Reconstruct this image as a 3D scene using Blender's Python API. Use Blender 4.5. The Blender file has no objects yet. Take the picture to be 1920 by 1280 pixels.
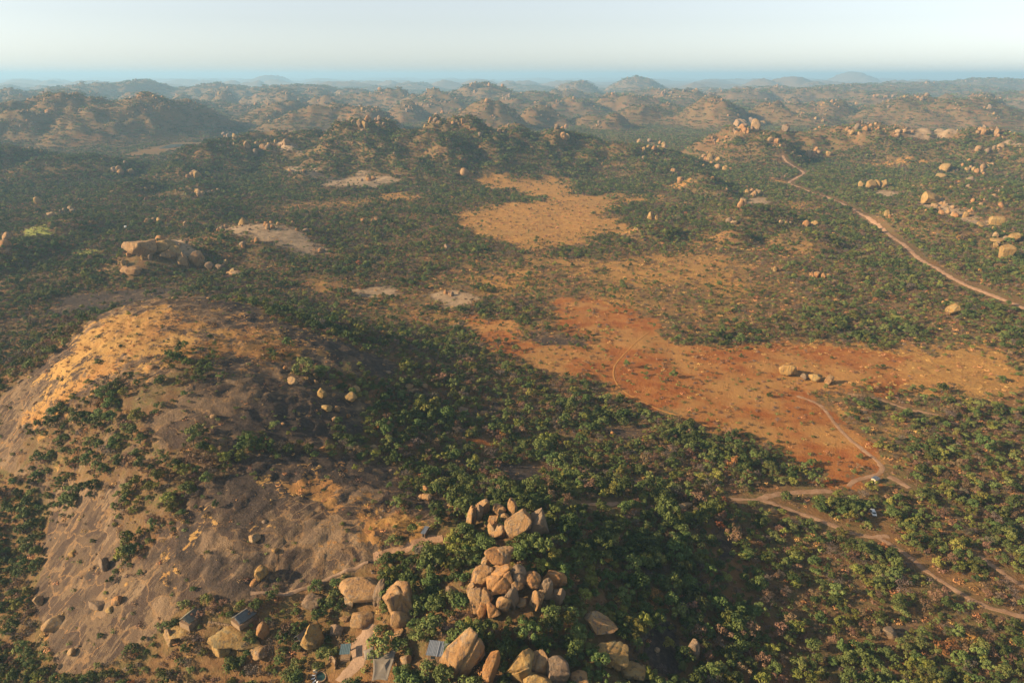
import bpy, bmesh, math, random
import numpy as np
from mathutils import Vector, Matrix

# ------------------------------------------------------------------ camera, sky, sun, exposure
sc = bpy.context.scene
C = sc.collection
CAM_Z = 170.0
PITCH = math.radians(21.3)
cam_d = bpy.data.cameras.new('camera')
cam_d.lens = 24.0
cam_d.sensor_width = 36.0
cam_d.clip_start = 1.0
cam_d.clip_end = 200000.0
cam = bpy.data.objects.new('camera', cam_d)
cam.location = (0, 0, CAM_Z)
cam.rotation_euler = (math.pi / 2 - PITCH, 0, 0)
C.objects.link(cam)
sc.camera = cam

SUN_AZ = math.radians(-101)      # measured clockwise from the viewing direction (+Y): low on the left, a touch behind
SUN_EL = math.radians(22)
SUN_DIR = Vector((math.sin(SUN_AZ) * math.cos(SUN_EL), math.cos(SUN_AZ) * math.cos(SUN_EL), math.sin(SUN_EL)))
world = bpy.data.worlds.new('World')
sc.world = world
world.use_nodes = True
wn, wl = world.node_tree.nodes, world.node_tree.links
wn.clear()
w_out = wn.new('ShaderNodeOutputWorld')
w_bg = wn.new('ShaderNodeBackground')
w_sky = wn.new('ShaderNodeTexSky')
w_sky.sky_type = 'NISHITA'
w_sky.sun_disc = False
w_sky.sun_elevation = SUN_EL
w_sky.sun_rotation = SUN_AZ
w_sky.altitude = 1200
w_sky.air_density = 1.0
w_sky.dust_density = 1.5
w_sky.ozone_density = 1.5
w_bg.inputs['Strength'].default_value = 0.077
w_hs = wn.new('ShaderNodeHueSaturation')
w_hs.inputs['Saturation'].default_value = 0.42
wl.new(w_sky.outputs[0], w_hs.inputs['Color'])
wl.new(w_hs.outputs[0], w_bg.inputs[0])
wl.new(w_bg.outputs[0], w_out.inputs[0])

sun_d = bpy.data.lights.new('sun', 'SUN')
sun_d.energy = 4.9
sun_d.angle = math.radians(0.6)
sun_d.color = (1.0, 0.75, 0.46)
sun = bpy.data.objects.new('sun', sun_d)
sun.rotation_euler = (-SUN_DIR).to_track_quat('-Z', 'Y').to_euler()
C.objects.link(sun)

sc.view_settings.view_transform = 'Standard'
sc.view_settings.look = 'None'
sc.view_settings.exposure = 1.15
sc.view_settings.gamma = 1.0
sc.view_settings.use_curve_mapping = False
sc.render.engine = 'CYCLES'
sc.cycles.max_bounces = 5
sc.cycles.diffuse_bounces = 2
sc.cycles.glossy_bounces = 2
sc.cycles.transmission_bounces = 3
sc.cycles.volume_bounces = 0
sc.cycles.transparent_max_bounces = 6

HAZE_DENSITY = 1.0e-4

rng = np.random.default_rng(7)
random.seed(7)

# ------------------------------------------------------------------ noise
def _hash(ix, iy, seed):
    h = (ix.astype(np.int64) * 374761393 + iy.astype(np.int64) * 668265263 + seed * 974711) & 0xFFFFFFFF
    h = ((h ^ (h >> 13)) * 1274126177) & 0xFFFFFFFF
    return (h ^ (h >> 16)) & 0xFFFF

_ang = np.linspace(0, 2 * np.pi, 65536, endpoint=False)
_GX, _GY = np.cos(_ang), np.sin(_ang)

def pnoise(x, y, seed=0):
    ix, iy = np.floor(x), np.floor(y)
    fx, fy = x - ix, y - iy
    ix = ix.astype(np.int64); iy = iy.astype(np.int64)
    ux = fx * fx * fx * (fx * (fx * 6 - 15) + 10)
    uy = fy * fy * fy * (fy * (fy * 6 - 15) + 10)
    def g(dx, dy):
        h = _hash(ix + dx, iy + dy, seed)
        return _GX[h] * (fx - dx) + _GY[h] * (fy - dy)
    a = g(0, 0); b = g(1, 0); c = g(0, 1); d = g(1, 1)
    return ((a + (b - a) * ux) + ((c + (d - c) * ux) - (a + (b - a) * ux)) * uy) * 1.5

def fbm(x, y, scale, octv=4, seed=0, gain=0.5):
    s = 0.0; a = 1.0; f = 1.0 / scale; n = 0.0
    for k in range(octv):
        s = s + a * pnoise(x * f, y * f, seed + 17 * k)
        n += a; a *= gain; f *= 2.03
    return s / n

def sstep(a, b, x):
    t = np.clip((x - a) / (b - a), 0, 1)
    return t * t * (3 - 2 * t)

# ------------------------------------------------------------------ pixel of the photograph (1920 x 1280) -> ray from the camera
SP, CP = math.sin(PITCH), math.cos(PITCH)
def ray(px, py):
    u = (px - 960) / 1280.0; v = (640 - py) / 1280.0
    return np.array([u, CP + v * SP, -SP + v * CP])
def flat(px, py, z=0.0):
    d = ray(px, py); t = (z - CAM_Z) / d[2]
    return d[0] * t, d[1] * t
def project(x, y, z):
    dz = z - CAM_Z
    f = y * CP - dz * SP
    up = y * SP + dz * CP
    return 960 + 1280 * x / f, 640 - 1280 * up / f, f

# ------------------------------------------------------------------ the shape of the land
CTRL = """
1900 1270 2|1500 1270 5|1300 1270 13|1200 1270 20|1100 1270 25|960 1270 27|820 1270 24|700 1270 18|600 1270 13|450 1275 6|300 1275 0|100 1275 -8|0 1275 -12
0 1150 -10|60 1150 -7|130 1180 0|200 1150 9|300 1130 16|370 1170 16|460 1170 16.5|560 1130 19|660 1120 23|760 1120 27|900 1130 34|960 1060 39|1050 1120 33|1150 1150 25|1250 1100 16|1350 1050 8|1500 1050 1|1700 1050 0|1900 1050 0
0 1000 -6|60 1000 -3|120 1000 7|200 1000 18|300 1000 27|400 1000 32|500 1000 33|600 1000 32|700 1000 32|800 1010 31|940 980 37|1000 1000 37|1100 950 25|1200 950 14|1300 930 6|1500 930 0|1640 960 0|1900 900 0
0 860 10|100 850 22|200 850 35|300 850 41|400 850 42|500 860 39|620 870 35|700 870 30|800 880 22|900 870 15|1000 870 9|1150 850 3|1300 830 0|1500 850 -1|1700 850 0
30 760 28|100 720 42|200 720 50|300 720 54|400 720 54|500 720 49|600 740 40|700 740 28|800 740 17|900 740 9|1000 720 4|1200 700 0|1500 700 0|1900 700 2
230 570 58|300 560 60|400 570 58|500 595 53|600 630 45|680 660 36|745 690 26|150 625 52|80 685 40|10 742 28|300 640 58|400 640 57|500 660 50
0 620 -4|100 585 -3|200 535 0|350 520 0|500 545 2|600 580 1|700 600 1|800 640 2|900 640 1|1000 600 0|1300 600 0|1600 600 1|1900 600 3
0 500 0|200 480 3|500 480 4|800 480 2|1100 480 0|1400 480 2|1700 480 5|1900 480 14|0 690 -4|0 660 -4
"""
cp = []
for part in CTRL.replace('\n', '|').split('|'):
    if part.strip():
        a, b, z = [float(q) for q in part.split()]
        z = z * 0.82
        cp.append((*flat(a, b, z), z))
for x, y, z in [(-260, 60, -14), (-120, 60, -6), (0, 60, 16), (120, 60, 6), (260, 60, 0), (-330, 200, -10), (-330, 330, 0), (-400, 450, -2),
                (0, 95, 24), (60, 95, 20), (-60, 95, 10), (400, 200, 2), (450, 400, 3), (-520, 650, 0), (600, 650, 12), (0, 760, 2), (-300, 760, 2), (300, 760, 3)]:
    cp.append((x, y, z))
cp = np.array(cp)
_S = 100.0
def _tps(r2):
    return 0.5 * r2 * np.log(np.maximum(r2, 1e-9))
_n = len(cp)
_d2 = ((cp[:, None, :2] - cp[None, :, :2]) ** 2).sum(-1) / _S ** 2
_A = np.zeros((_n + 3, _n + 3))
_A[:_n, :_n] = _tps(_d2) + np.eye(_n) * 0.012
_A[:_n, _n] = 1; _A[:_n, _n + 1:] = cp[:, :2] / _S
_A[_n:, :_n] = _A[:_n, _n:].T
_w = np.linalg.solve(_A, np.concatenate([cp[:, 2], np.zeros(3)]))
def near_height(x, y):
    out = _w[_n] + (_w[_n + 1] * x + _w[_n + 2] * y) / _S
    for i in range(_n):
        out = out + _w[i] * _tps(((x - cp[i, 0]) ** 2 + (y - cp[i, 1]) ** 2) / _S ** 2)
    return np.clip(out, -22, 66)

# hills: pixel of the top, distance Y in metres, half width in pixels, half depth in metres
HILLS = [(290, 446, 640, 62, 34), (480, 420, 730, 105, 55), (650, 322, 1130, 90, 70), (570, 312, 1200, 40, 50),
         (430, 244, 1440, 95, 240), (555, 242, 1500, 110, 230), (700, 224, 1500, 115, 250), (860, 224, 1480, 80, 220), (960, 240, 1500, 80, 230), (1050, 242, 1520, 110, 230), (780, 245, 1380, 300, 200),
         (1190, 262, 1420, 120, 180),
         (1400, 232, 1560, 75, 160), (1480, 244, 1600, 70, 150), (1630, 224, 1650, 170, 260), (1850, 236, 1560, 150, 230), (1760, 262, 1450, 120, 180), (1920, 262, 1380, 120, 200),
         (1330, 290, 1150, 46, 60), (1360, 315, 1060, 40, 45), (1420, 362, 860, 66, 45), (1520, 412, 720, 50, 30), (1380, 408, 740, 30, 24),
         (1750, 366, 800, 62, 60), (1890, 402, 740, 90, 70), (1850, 302, 1010, 150, 120), (1900, 345, 900, 120, 110),
         (1230, 398, 770, 40, 24), (120, 392, 800, 60, 50), (235, 322, 1060, 44, 50), (360, 322, 1070, 40, 44), (385, 360, 900, 60, 50), (10, 440, 660, 60, 60),
         (30, 268, 1300, 75, 160), (130, 282, 1280, 110, 140), (-80, 262, 1350, 110, 180),
         (130, 205, 2150, 110, 330), (290, 201, 2200, 88, 320), (20, 228, 1950, 120, 260), (200, 222, 2050, 160, 250), (-120, 215, 2100, 140, 330),
         (905, 156, 4200, 60, 330), (860, 186, 3500, 110, 350), (1000, 176, 3800, 90, 320), (1195, 139, 7200, 42, 420), (1080, 147, 6600, 34, 350),
         (160, 158, 5000, 80, 500), (262, 153, 5200, 55, 420), (100, 172, 4200, 120, 420), (540, 158, 5200, 90, 450), (400, 158, 5400, 80, 420), (300, 186, 3300, 90, 320), (420, 190, 3200, 80, 280), (690, 172, 4600, 70, 350), (620, 180, 4000, 80, 300),
         (760, 178, 3900, 60, 260), (1310, 208, 2650, 52, 200), (1235, 200, 2900, 60, 230), (1420, 183, 3600, 66, 300), (1340, 190, 3400, 60, 260), (1810, 188, 2600, 84, 260), (1430, 143, 9500, 24, 500), (1483, 140, 9800, 36, 600), (1600, 132, 15000, 26, 900),
         (1700, 150, 6200, 170, 600), (1860, 143, 7500, 130, 700), (1590, 158, 5400, 90, 500), (1500, 168, 4600, 80, 400), (1660, 172, 4300, 110, 380), (505, 138, 15000, 26, 900), (640, 150, 9500, 60, 700), (1920, 170, 4300, 120, 400), (1150, 178, 3900, 70, 300), (1250, 165, 4800, 90, 400),
         (30, 185, 3600, 80, 300), (560, 196, 2900, 60, 200)]
hill_w = []
for (px, py, Y, hw, dep) in HILLS:
    d = ray(px, py); t = Y / d[1]
    z = CAM_Z + d[2] * t
    k = 0.95 if Y < 1000 and px < 600 and py > 400 and hw > 60 else 0.55 if Y < 1000 else 0.5 if Y < 1200 else 1.0
    hill_w.append((d[0] * t, Y, (z - (2 if Y < 1000 else 6 if Y < 1900 else -14 if Y < 2300 else 24 if Y < 6000 else 42)) * k, hw / 1280 * t * (1.6 if Y < 1000 else 1.3 if Y < 3000 else 1.7), dep * (1.7 if Y < 1000 else 1.3)))
hr = random.Random(31)
for k in range(620):
    Y = math.exp(hr.uniform(math.log(2300), math.log(36000)))
    x = hr.uniform(-0.85, 0.85) * Y
    A = hr.uniform(14, 62) * (1.25 if Y < 5000 else 0.95 if Y < 9000 else 1.35)
    w = hr.uniform(0.8, 2.4) * 110 * (Y / 3000) ** 0.55
    hill_w.append((x, Y, A, w, w * hr.uniform(0.7, 1.3)))

def height(x, y):
    dist = np.sqrt(x * x + y * y)
    near = 1 - sstep(520, 800, y)
    z = np.zeros_like(x)
    m = near > 0
    if m.any():
        z[m] = near_height(x[m], y[m]) * near[m]
    # wandering the hill outlines
    wx = x + fbm(x, y, 260, 3, 51) * 70 * sstep(500, 1500, y)
    wy = y + fbm(x, y, 260, 3, 77) * 70 * sstep(500, 1500, y)
    hz = np.zeros_like(x)
    for (hx, hy, A, a, b) in hill_w:
        mm = (np.abs(wx - hx) < 1.05 * a) & (np.abs(wy - hy) < 1.05 * b)
        if not mm.any():
            continue
        r2 = ((wx[mm] - hx) / a) ** 2 + ((wy[mm] - hy) / b) ** 2
        f = np.clip(1 - r2, 0, 1) ** 1.7 * A
        cur = hz[mm]
        # smooth union of neighbours
        hz[mm] = np.where(np.minimum(cur, f) > 0, np.maximum(cur, f) + 0.22 * np.minimum(cur, f), cur + f)
    far = sstep(1800, 3500, y)
    z = z + hz
    z = z + fbm(x, y, 420, 5, 5) * (2.5 + 4 * sstep(600, 1400, y) + 14 * far)
    rug = np.clip(hz / 45, 0, 1.2) * sstep(700, 1250, y)
    z = z + np.clip(hz / 60, 0, 1.2) * fbm(x, y, 60, 4, 9, 0.6) * (3 + 9 * sstep(700, 1400, y))
    z = z + rug * ((0.42 - np.abs(fbm(x, y, 190, 4, 91, 0.55))) * 46 - 22 + 18 * sstep(1800, 2200, y)) + rug * np.clip(fbm(x, y, 75, 3, 95, 0.6), 0, 1) * 22
    z = z + fbm(x, y, 38, 4, 12) * (0.9 + 0.6 * sstep(200, 600, y)) * (1 - 0.5 * far)
    z = z + near * sstep(6, 25, z) * (0.6 * fbm(x, y, 13, 4, 23) + 0.7 * np.abs(fbm(x * 0.8 + y * 0.6, y * 0.8 - x * 0.6, 24, 3, 29)))
    n_ = fbm(x * 0.9 + y * 0.43, y * 0.9 - x * 0.43, 46, 4, 33, 0.55) * 5.0 + z * 0.10
    st = np.floor(n_) + sstep(0.55, 1.0, n_ - np.floor(n_))
    z = z + near * sstep(6, 22, z) * (st - n_) * 1.9
    return z

NR, NC = 1080, 560
Y0, Y1 = 30.0, 42000.0
rowY = Y0 * (Y1 / Y0) ** (np.linspace(0, 1, NR))
colC = np.linspace(-1, 1, NC)
def halfw(Y): return 0.85 * Y + 200.0
GXX = halfw(rowY)[:, None] * colC[None, :]
GYY = np.repeat(rowY[:, None], NC, 1)
GZ = height(GXX.ravel(), GYY.ravel()).reshape(NR, NC)

def hs(x, y):
    x = np.asarray(x, float); y = np.asarray(y, float)
    fi = np.clip(np.log(np.maximum(y, Y0) / Y0) / math.log(Y1 / Y0) * (NR - 1), 0, NR - 1.001)
    fj = np.clip((x / halfw(np.maximum(y, Y0)) + 1) / 2 * (NC - 1), 0, NC - 1.001)
    i = fi.astype(int); j = fj.astype(int); a = fi - i; b = fj - j
    return (GZ[i, j] * (1 - a) * (1 - b) + GZ[i + 1, j] * a * (1 - b) + GZ[i, j + 1] * (1 - a) * b + GZ[i + 1, j + 1] * a * b)

_T = 60 * (60000 / 60) ** np.linspace(0, 1, 3000)
def gp(px, py):
    """point of the ground seen at a pixel of the photograph"""
    d = ray(px, py)
    P = d[None, :] * _T[:, None]
    z = P[:, 2] + CAM_Z
    g = hs(P[:, 0], P[:, 1])
    ok = np.nonzero((z < g) & (P[:, 1] > Y0))[0]
    k = ok[0] if len(ok) else len(_T) - 1
    if k == 0: k = 1
    t0, t1 = _T[k - 1], _T[k]
    for _ in range(14):
        tm = 0.5 * (t0 + t1)
        if d[2] * tm + CAM_Z < hs(d[0] * tm, d[1] * tm): t1 = tm
        else: t0 = tm
    t = 0.5 * (t0 + t1)
    return np.array([d[0] * t, d[1] * t, float(hs(d[0] * t, d[1] * t))])

def visible(x, y, z, margin=1.0):
    """boolean array: is the point clear of the ground as seen from the camera"""
    vis = np.ones(len(x), bool)
    for s in np.linspace(0.25, 0.985, 60):
        g = hs(x * s, y * s)
        zz = CAM_Z + (z + margin - CAM_Z) * s
        vis &= zz > g
    return vis

# ------------------------------------------------------------------ ground cover
def poly_w(s):
    v = [float(q) for q in s.replace(',', ' ').split()]
    return np.array([gp(v[i], v[i + 1])[:2] for i in range(0, len(v), 2)])

def inside(poly, x, y):
    r = np.zeros(len(x), bool)
    x0, y0 = poly.min(0); x1, y1 = poly.max(0)
    m = np.nonzero((x >= x0) & (x <= x1) & (y >= y0) & (y <= y1))[0]
    if len(m) == 0: return r
    xx, yy = x[m], y[m]; c = np.zeros(len(m), bool)
    n = len(poly)
    for i in range(n):
        ax, ay = poly[i]; bx, by = poly[(i + 1) % n]
        if ay == by: continue
        c ^= ((ay > yy) != (by > yy)) & (xx < (bx - ax) * (yy - ay) / (by - ay) + ax)
    r[m] = c
    return r

DOME = "-60 800 0 745 80 682 150 625 230 571 300 552 380 556 500 592 600 628 680 657 752 690 720 705 690 740 680 790 690 830 760 880 750 915 830 932 860 955 790 1000 730 1045 640 1078 560 1106 460 1122 340 1135 300 1185 230 1225 170 1268 110 1268 84 1180 60 1120 68 1060 88 970 60 930 20 890 -60 860"
ROCKS = ["232 470 250 455 290 446 335 448 372 470 370 500 330 500 300 472", "400 424 500 420 560 440 612 470 560 476 490 445 420 438", "600 333 680 322 745 335 700 350 620 347", "532 312 570 313 602 330 570 333",
         "800 545 860 543 912 560 870 577 820 565", "985 617 1060 628 1115 650 1020 648", "78 592 92 562 170 548 280 541 345 536 352 548 230 572 190 588", "928 872 1000 865 1042 890 960 912",
         "1115 800 1200 800 1222 818 1150 828", "1150 893 1215 885 1240 893 1180 905", "1335 960 1365 985 1388 1062 1352 1045", "1200 1180 1262 1168 1292 1250 1210 1276", "1650 1172 1740 1165 1765 1200 1680 1206",
         "1725 375 1760 365 1800 395 1840 415 1880 410 1850 430 1790 410 1740 400", "1610 360 1665 355 1690 362 1650 372", "870 765 930 755 940 775 880 790", "640 545 720 535 760 550 680 560",
         "500 275 560 268 600 275 560 285", "1380 385 1400 375 1440 368 1450 380 1400 392", "1700 255 1770 240 1800 250 1740 265", "1800 252 1920 270 1920 282 1830 268"]
STAIN = ["560 612 680 657 752 690 700 700 640 670 580 650", "500 875 620 860 750 885 740 920 640 940 560 935 500 905", "370 885 480 880 600 890 560 950 480 980 400 960", "430 765 560 745 690 780 690 832 560 830 450 810", "370 555 440 570 500 600 440 605 390 580",
         "300 1060 420 1040 520 1060 470 1110 340 1120", "78 592 92 562 170 548 280 541 345 536 352 548 230 572 190 588", "928 872 1000 865 1042 890 960 912", "1200 1180 1262 1168 1292 1250 1210 1276", "1335 960 1365 985 1388 1062 1352 1045", "985 617 1060 628 1115 650 1020 648", "760 900 850 930 860 955 780 940"]
DGRASS = ["160 620 300 570 380 600 480 640 560 660 500 690 380 660 300 690 220 720 150 700 100 720", "60 770 140 700 220 690 180 740 90 800", "540 900 620 890 700 930 720 945 600 960", "700 960 760 940 800 960 820 1010 730 1050 690 1000", "330 980 400 960 410 990 330 1050", "500 585 640 640 700 670 600 640", "420 600 560 620 600 650 500 650"]
DVEG = ["20 835 90 765 190 725 290 705 390 668 425 690 340 760 270 790 310 835 420 825 520 832 560 850 420 872 372 905 365 950 325 1000 262 1062 212 1072 246 990 200 930 130 925 90 965 60 930 20 890",
        "480 640 545 640 560 670 500 680", "300 650 400 650 410 700 330 690", "690 985 760 930 830 960 810 1010 740 1030", "350 870 450 860 480 880 400 905", "470 815 600 830 700 800 760 870 700 880 600 850 480 850", "545 690 620 680 700 700 700 760 640 740 570 720"]
YEL = ["850 402 1000 372 1190 362 1232 370 1145 402 1205 425 1090 442 1075 462 980 466 900 442", "872 322 1060 330 1100 350 1060 378 1000 370 950 358 880 350", "1185 342 1292 335 1300 348 1190 352", "1590 302 1750 298 1800 306 1640 314", "1395 330 1460 335 1472 348 1410 346", "1495 372 1560 385 1545 398 1480 388",
       "690 362 770 360 800 372 720 378", "1180 335 1300 332 1310 342 1200 346", "950 292 1060 294 1050 300 960 300", "1300 655 1480 642 1920 650 1920 738 1700 738 1570 722 1480 690"]
TAN = ["960 470 1100 478 1250 470 1395 468 1425 500 1290 535 1100 515 990 505", "720 522 860 514 905 530 780 548", "540 385 680 362 745 380 590 402", "490 508 620 520 645 548 520 548", "1230 440 1330 430 1420 450 1380 470 1240 460",
       "1690 1040 1760 1048 1842 1088 1905 1122 1862 1130 1770 1086", "900 370 1000 350 1100 360 1010 380", "1480 640 1920 648 1920 740 1700 735 1580 700"]
RED = ["940 655 1100 640 1230 618 1300 655 1480 645 1700 660 1700 740 1580 730 1500 742 1560 782 1640 870 1652 897 1560 892 1440 832 1330 802 1200 765 1150 722 1000 692", "1030 560 1110 560 1240 600 1250 620 1120 640 1040 620", "850 590 960 600 1000 650 930 660 860 620", "1500 895 1640 890 1660 905 1560 915",
       "860 822 930 815 935 838 880 845"]
GREENF = ["28 430 90 424 112 440 60 449", "130 466 190 468 176 481 140 478", "1650 590 1700 590 1690 600 1655 600"]
SPARSE = ["900 470 1100 500 1400 470 1560 540 1480 600 1300 640 1050 600 960 560 860 560 820 520", "1400 440 1500 440 1560 480 1460 500", "1640 640 1920 600 1920 640 1700 655", "1480 760 1640 770 1700 860 1660 900", "640 560 800 540 900 590 830 620 700 600", "1640 890 1720 900 1700 930 1640 930"]

DENSE = ['290 1200 320 1150 345 1128 400 1118 470 1118 560 1122 625 1190 600 1240 560 1290 200 1290 240 1245', '700 1050 860 1015 900 1060 880 1180 900 1290 700 1290 720 1200 790 1150 790 1070', '860 985 1040 1000 1120 1100 1160 1290 960 1290 1060 1130 1060 1040', '690 700 900 690 980 780 1000 860 900 900 800 890 700 800']
THICKET = ['208 1074 228 1035 255 990 288 960 302 975 278 1035 250 1080', '60 870 110 805 190 800 280 835 350 890 300 915 200 880 120 885', '300 665 400 658 408 695 330 692', '100 900 150 905 140 955 105 1000', '120 770 200 735 270 735 220 775', '420 830 520 830 600 845 700 835 760 875 640 858 480 852', '330 930 370 900 390 940 350 965', '560 690 690 700 700 760 640 740']
PALE = ROCKS[:5] + [ROCKS[13], ROCKS[14], ROCKS[16], ROCKS[17], ROCKS[18], ROCKS[19], ROCKS[20], '395 426 500 419 570 440 625 472 570 482 490 450 420 442', '590 336 680 320 760 334 700 353 610 350']
W_ = {k: [poly_w(s) for s in v] for k, v in dict(dome=[DOME], rocks=ROCKS, stain=STAIN, dgrass=DGRASS, dveg=DVEG, yel=YEL, tan=TAN, red=RED, green=GREENF, sparse=SPARSE, dense=DENSE, thicket=THICKET, pale=PALE).items()}

LEVELS = ((0.5, 3), (0.9, 23), (1.3, 43), (1.8, 63), (2.4, 83))
def warp_fields(x, y):
    d = np.sqrt(x * x + y * y)
    big = pnoise(x / 90, y / 90, 7) * 0.8
    out = []
    for g_, se in LEVELS:
        wx = (pnoise(x / 24, y / 24, se) + pnoise(x / 9, y / 9, se + 1) * 0.6 + big) * d * g_
        wy = (pnoise(x / 24, y / 24, se + 2) * 1.4 + pnoise(x / 9, y / 9, se + 3) * 0.8) * d * g_
        out.append((wx, wy))
    return out

def soft(key, x, y, amp, F):
    out = np.zeros(len(x))
    for wx, wy in F:
        m = np.zeros(len(x), bool)
        for p in W_[key]:
            m |= inside(p, x + wx * amp, y + wy * amp)
        out += m / len(F)
    return out

def cover(x, y):
    """rock, yellow, red, stain, green, tree density for points of the ground"""
    F = warp_fields(x, y)
    dome = soft('dome', x, y, 0.010, F)
    rock = np.maximum(dome, soft('rocks', x, y, 0.018, F))
    stain = soft('stain', x, y, 0.05, F)
    dg = soft('dgrass', x, y, 0.06, F)
    dv = soft('dveg', x, y, 0.022, F)
    yel = soft('yel', x, y, 0.032, F)
    tan = soft('tan', x, y, 0.045, F)
    red = soft('red', x, y, 0.034, F)
    green = soft('green', x, y, 0.01, F)
    spar = soft('sparse', x, y, 0.05, F)
    n1 = fbm(x, y, 70, 4, 201)
    n2 = fbm(x, y, 16, 3, 202)
    n3 = fbm(x, y, 220, 3, 203)
    kop = np.exp(-(((x - 5) / 75) ** 2 + ((y - 165) / 70) ** 2))
    dens = 0.93 + 0.5 * kop + 0.15 * sstep(700, 1300, y) + 0.85 * n1 + 0.5 * n2 + 0.5 * n3
    dens = np.where(spar > 0.3, dens * (1 - 0.66 * spar) - 0.03, dens)
    dn = soft('dense', x, y, 0.01, F)
    dens = np.maximum(dens, 1.0 * dn)
    clr = np.maximum(np.maximum(yel, tan * 0.66), red)
    dens = dens * (1 - 0.97 * clr) + clr * 0.5 * np.clip(n2 * 1.6 + n1 - 0.62, 0, 1)
    dens = dens * (1 - green)
    onrock = np.where(dome > 0.3, 0.03 + 0.22 * np.clip(n1 + n2 - 0.25, 0, 1) + np.clip(dv * (0.62 + 2.2 * n2 + 1.2 * n1), 0, 1), 0.06 + 0.25 * np.clip(n2, 0, 1))
    dens = dens * (1 - rock) + onrock * rock
    dens = dens * (1 - 0.9 * soft('pale', x, y, 0.012, F))
    dens = np.maximum(dens, 0.9 * soft('thicket', x, y, 0.012, F))
    rock = np.clip(rock * (1 - 0.55 * dv * (dome > 0.3)), 0, 1)
    return rock, np.clip(np.maximum(np.maximum(yel, tan * 0.62), spar * (0.46 + 0.6 * n1)) + dg * 0.9, 0, 1), red, stain, green, np.clip(dens, 0, 1)

fx_, fy_ = GXX.ravel(), GYY.ravel()
c_rock, c_yel, c_red, c_stain, c_green, c_dens = cover(fx_, fy_)
farm = sstep(800, 2200, fy_)
c_yel = np.clip(c_yel + farm * 0.25 * np.clip(fbm(fx_, fy_, 300, 4, 301) * 2 - 0.5, 0, 1), 0, 1)
c_rock = np.clip(c_rock + sstep(900, 1500, fy_) * 0.8 * np.clip(fbm(fx_, fy_, 90, 4, 302, 0.65) * 3.2 - 0.8, 0, 1) * sstep(14, 48, GZ.ravel()), 0, 1)
c_stain = np.clip(c_stain + 0.75 * np.clip(fbm(fx_, fy_, 34, 4, 320, 0.6) * 2.4 - 0.15, 0, 1), 0, 1)
c_pale = soft('pale', fx_, fy_, 0.012, warp_fields(fx_, fy_))
c_rock = np.maximum(c_rock, c_pale)
dome_face = inside(W_['dome'][0], fx_, fy_).reshape(NR, NC)

# ------------------------------------------------------------------ material helpers
def new_mat(name, rough=0.9, spec=0.15):
    m = bpy.data.materials.new(name); m.use_nodes = True
    nt = m.node_tree; nt.nodes.clear()
    o = nt.nodes.new('ShaderNodeOutputMaterial'); b = nt.nodes.new('ShaderNodeBsdfPrincipled')
    b.inputs['Roughness'].default_value = rough
    b.inputs['Specular IOR Level'].default_value = spec
    nt.links.new(b.outputs[0], o.inputs[0])
    return m, nt, b
def col(c): return (c[0], c[1], c[2], 1.0)
def noise(nt, vec, scale, detail=4, rough=0.55, dist=0.0):
    n = nt.nodes.new('ShaderNodeTexNoise')
    n.inputs['Scale'].default_value = scale; n.inputs['Detail'].default_value = detail
    n.inputs['Roughness'].default_value = rough; n.inputs['Distortion'].default_value = dist
    if vec is not None: nt.links.new(vec, n.inputs['Vector'])
    return n.outputs['Fac']
def ramp(nt, fac, a, b, lo=0.0, hi=1.0):
    n = nt.nodes.new('ShaderNodeMapRange'); n.clamp = True; n.interpolation_type = 'SMOOTHSTEP'
    n.inputs['From Min'].default_value = a; n.inputs['From Max'].default_value = b
    n.inputs['To Min'].default_value = lo; n.inputs['To Max'].default_value = hi
    nt.links.new(fac, n.inputs['Value']); return n.outputs[0]
def mixc(nt, fac, a, b):
    n = nt.nodes.new('ShaderNodeMix'); n.data_type = 'RGBA'
    if isinstance(fac, (int, float)): n.inputs[0].default_value = fac
    else: nt.links.new(fac, n.inputs[0])
    for s, v in ((n.inputs[6], a), (n.inputs[7], b)):
        if isinstance(v, tuple): s.default_value = col(v)
        else: nt.links.new(v, s)
    return n.outputs[2]
def math2(nt, op, a, b):
    n = nt.nodes.new('ShaderNodeMath'); n.operation = op; n.use_clamp = False
    for s, v in ((n.inputs[0], a), (n.inputs[1], b)):
        if isinstance(v, (int, float)): s.default_value = v
        else: nt.links.new(v, s)
    return n.outputs[0]
def geopos(nt):
    return nt.nodes.new('ShaderNodeNewGeometry').outputs['Position']
def objco(nt):
    return nt.nodes.new('ShaderNodeTexCoord').outputs['Object']
def stretch(nt, vec, sx, sy, sz, rz=0.0):
    if rz:
        m = nt.nodes.new('ShaderNodeMapping'); m.inputs['Rotation'].default_value = (0, 0, rz); nt.links.new(vec, m.inputs['Vector']); vec = m.outputs[0]
    n = nt.nodes.new('ShaderNodeMapping'); n.inputs['Scale'].default_value = (sx, sy, sz)
    nt.links.new(vec, n.inputs['Vector']); return n.outputs[0]
def bump(nt, b, h, strength, dist):
    n = nt.nodes.new('ShaderNodeBump'); n.inputs['Strength'].default_value = strength; n.inputs['Distance'].default_value = dist
    nt.links.new(h, n.inputs['Height']); nt.links.new(n.outputs[0], b.inputs['Normal'])

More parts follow.
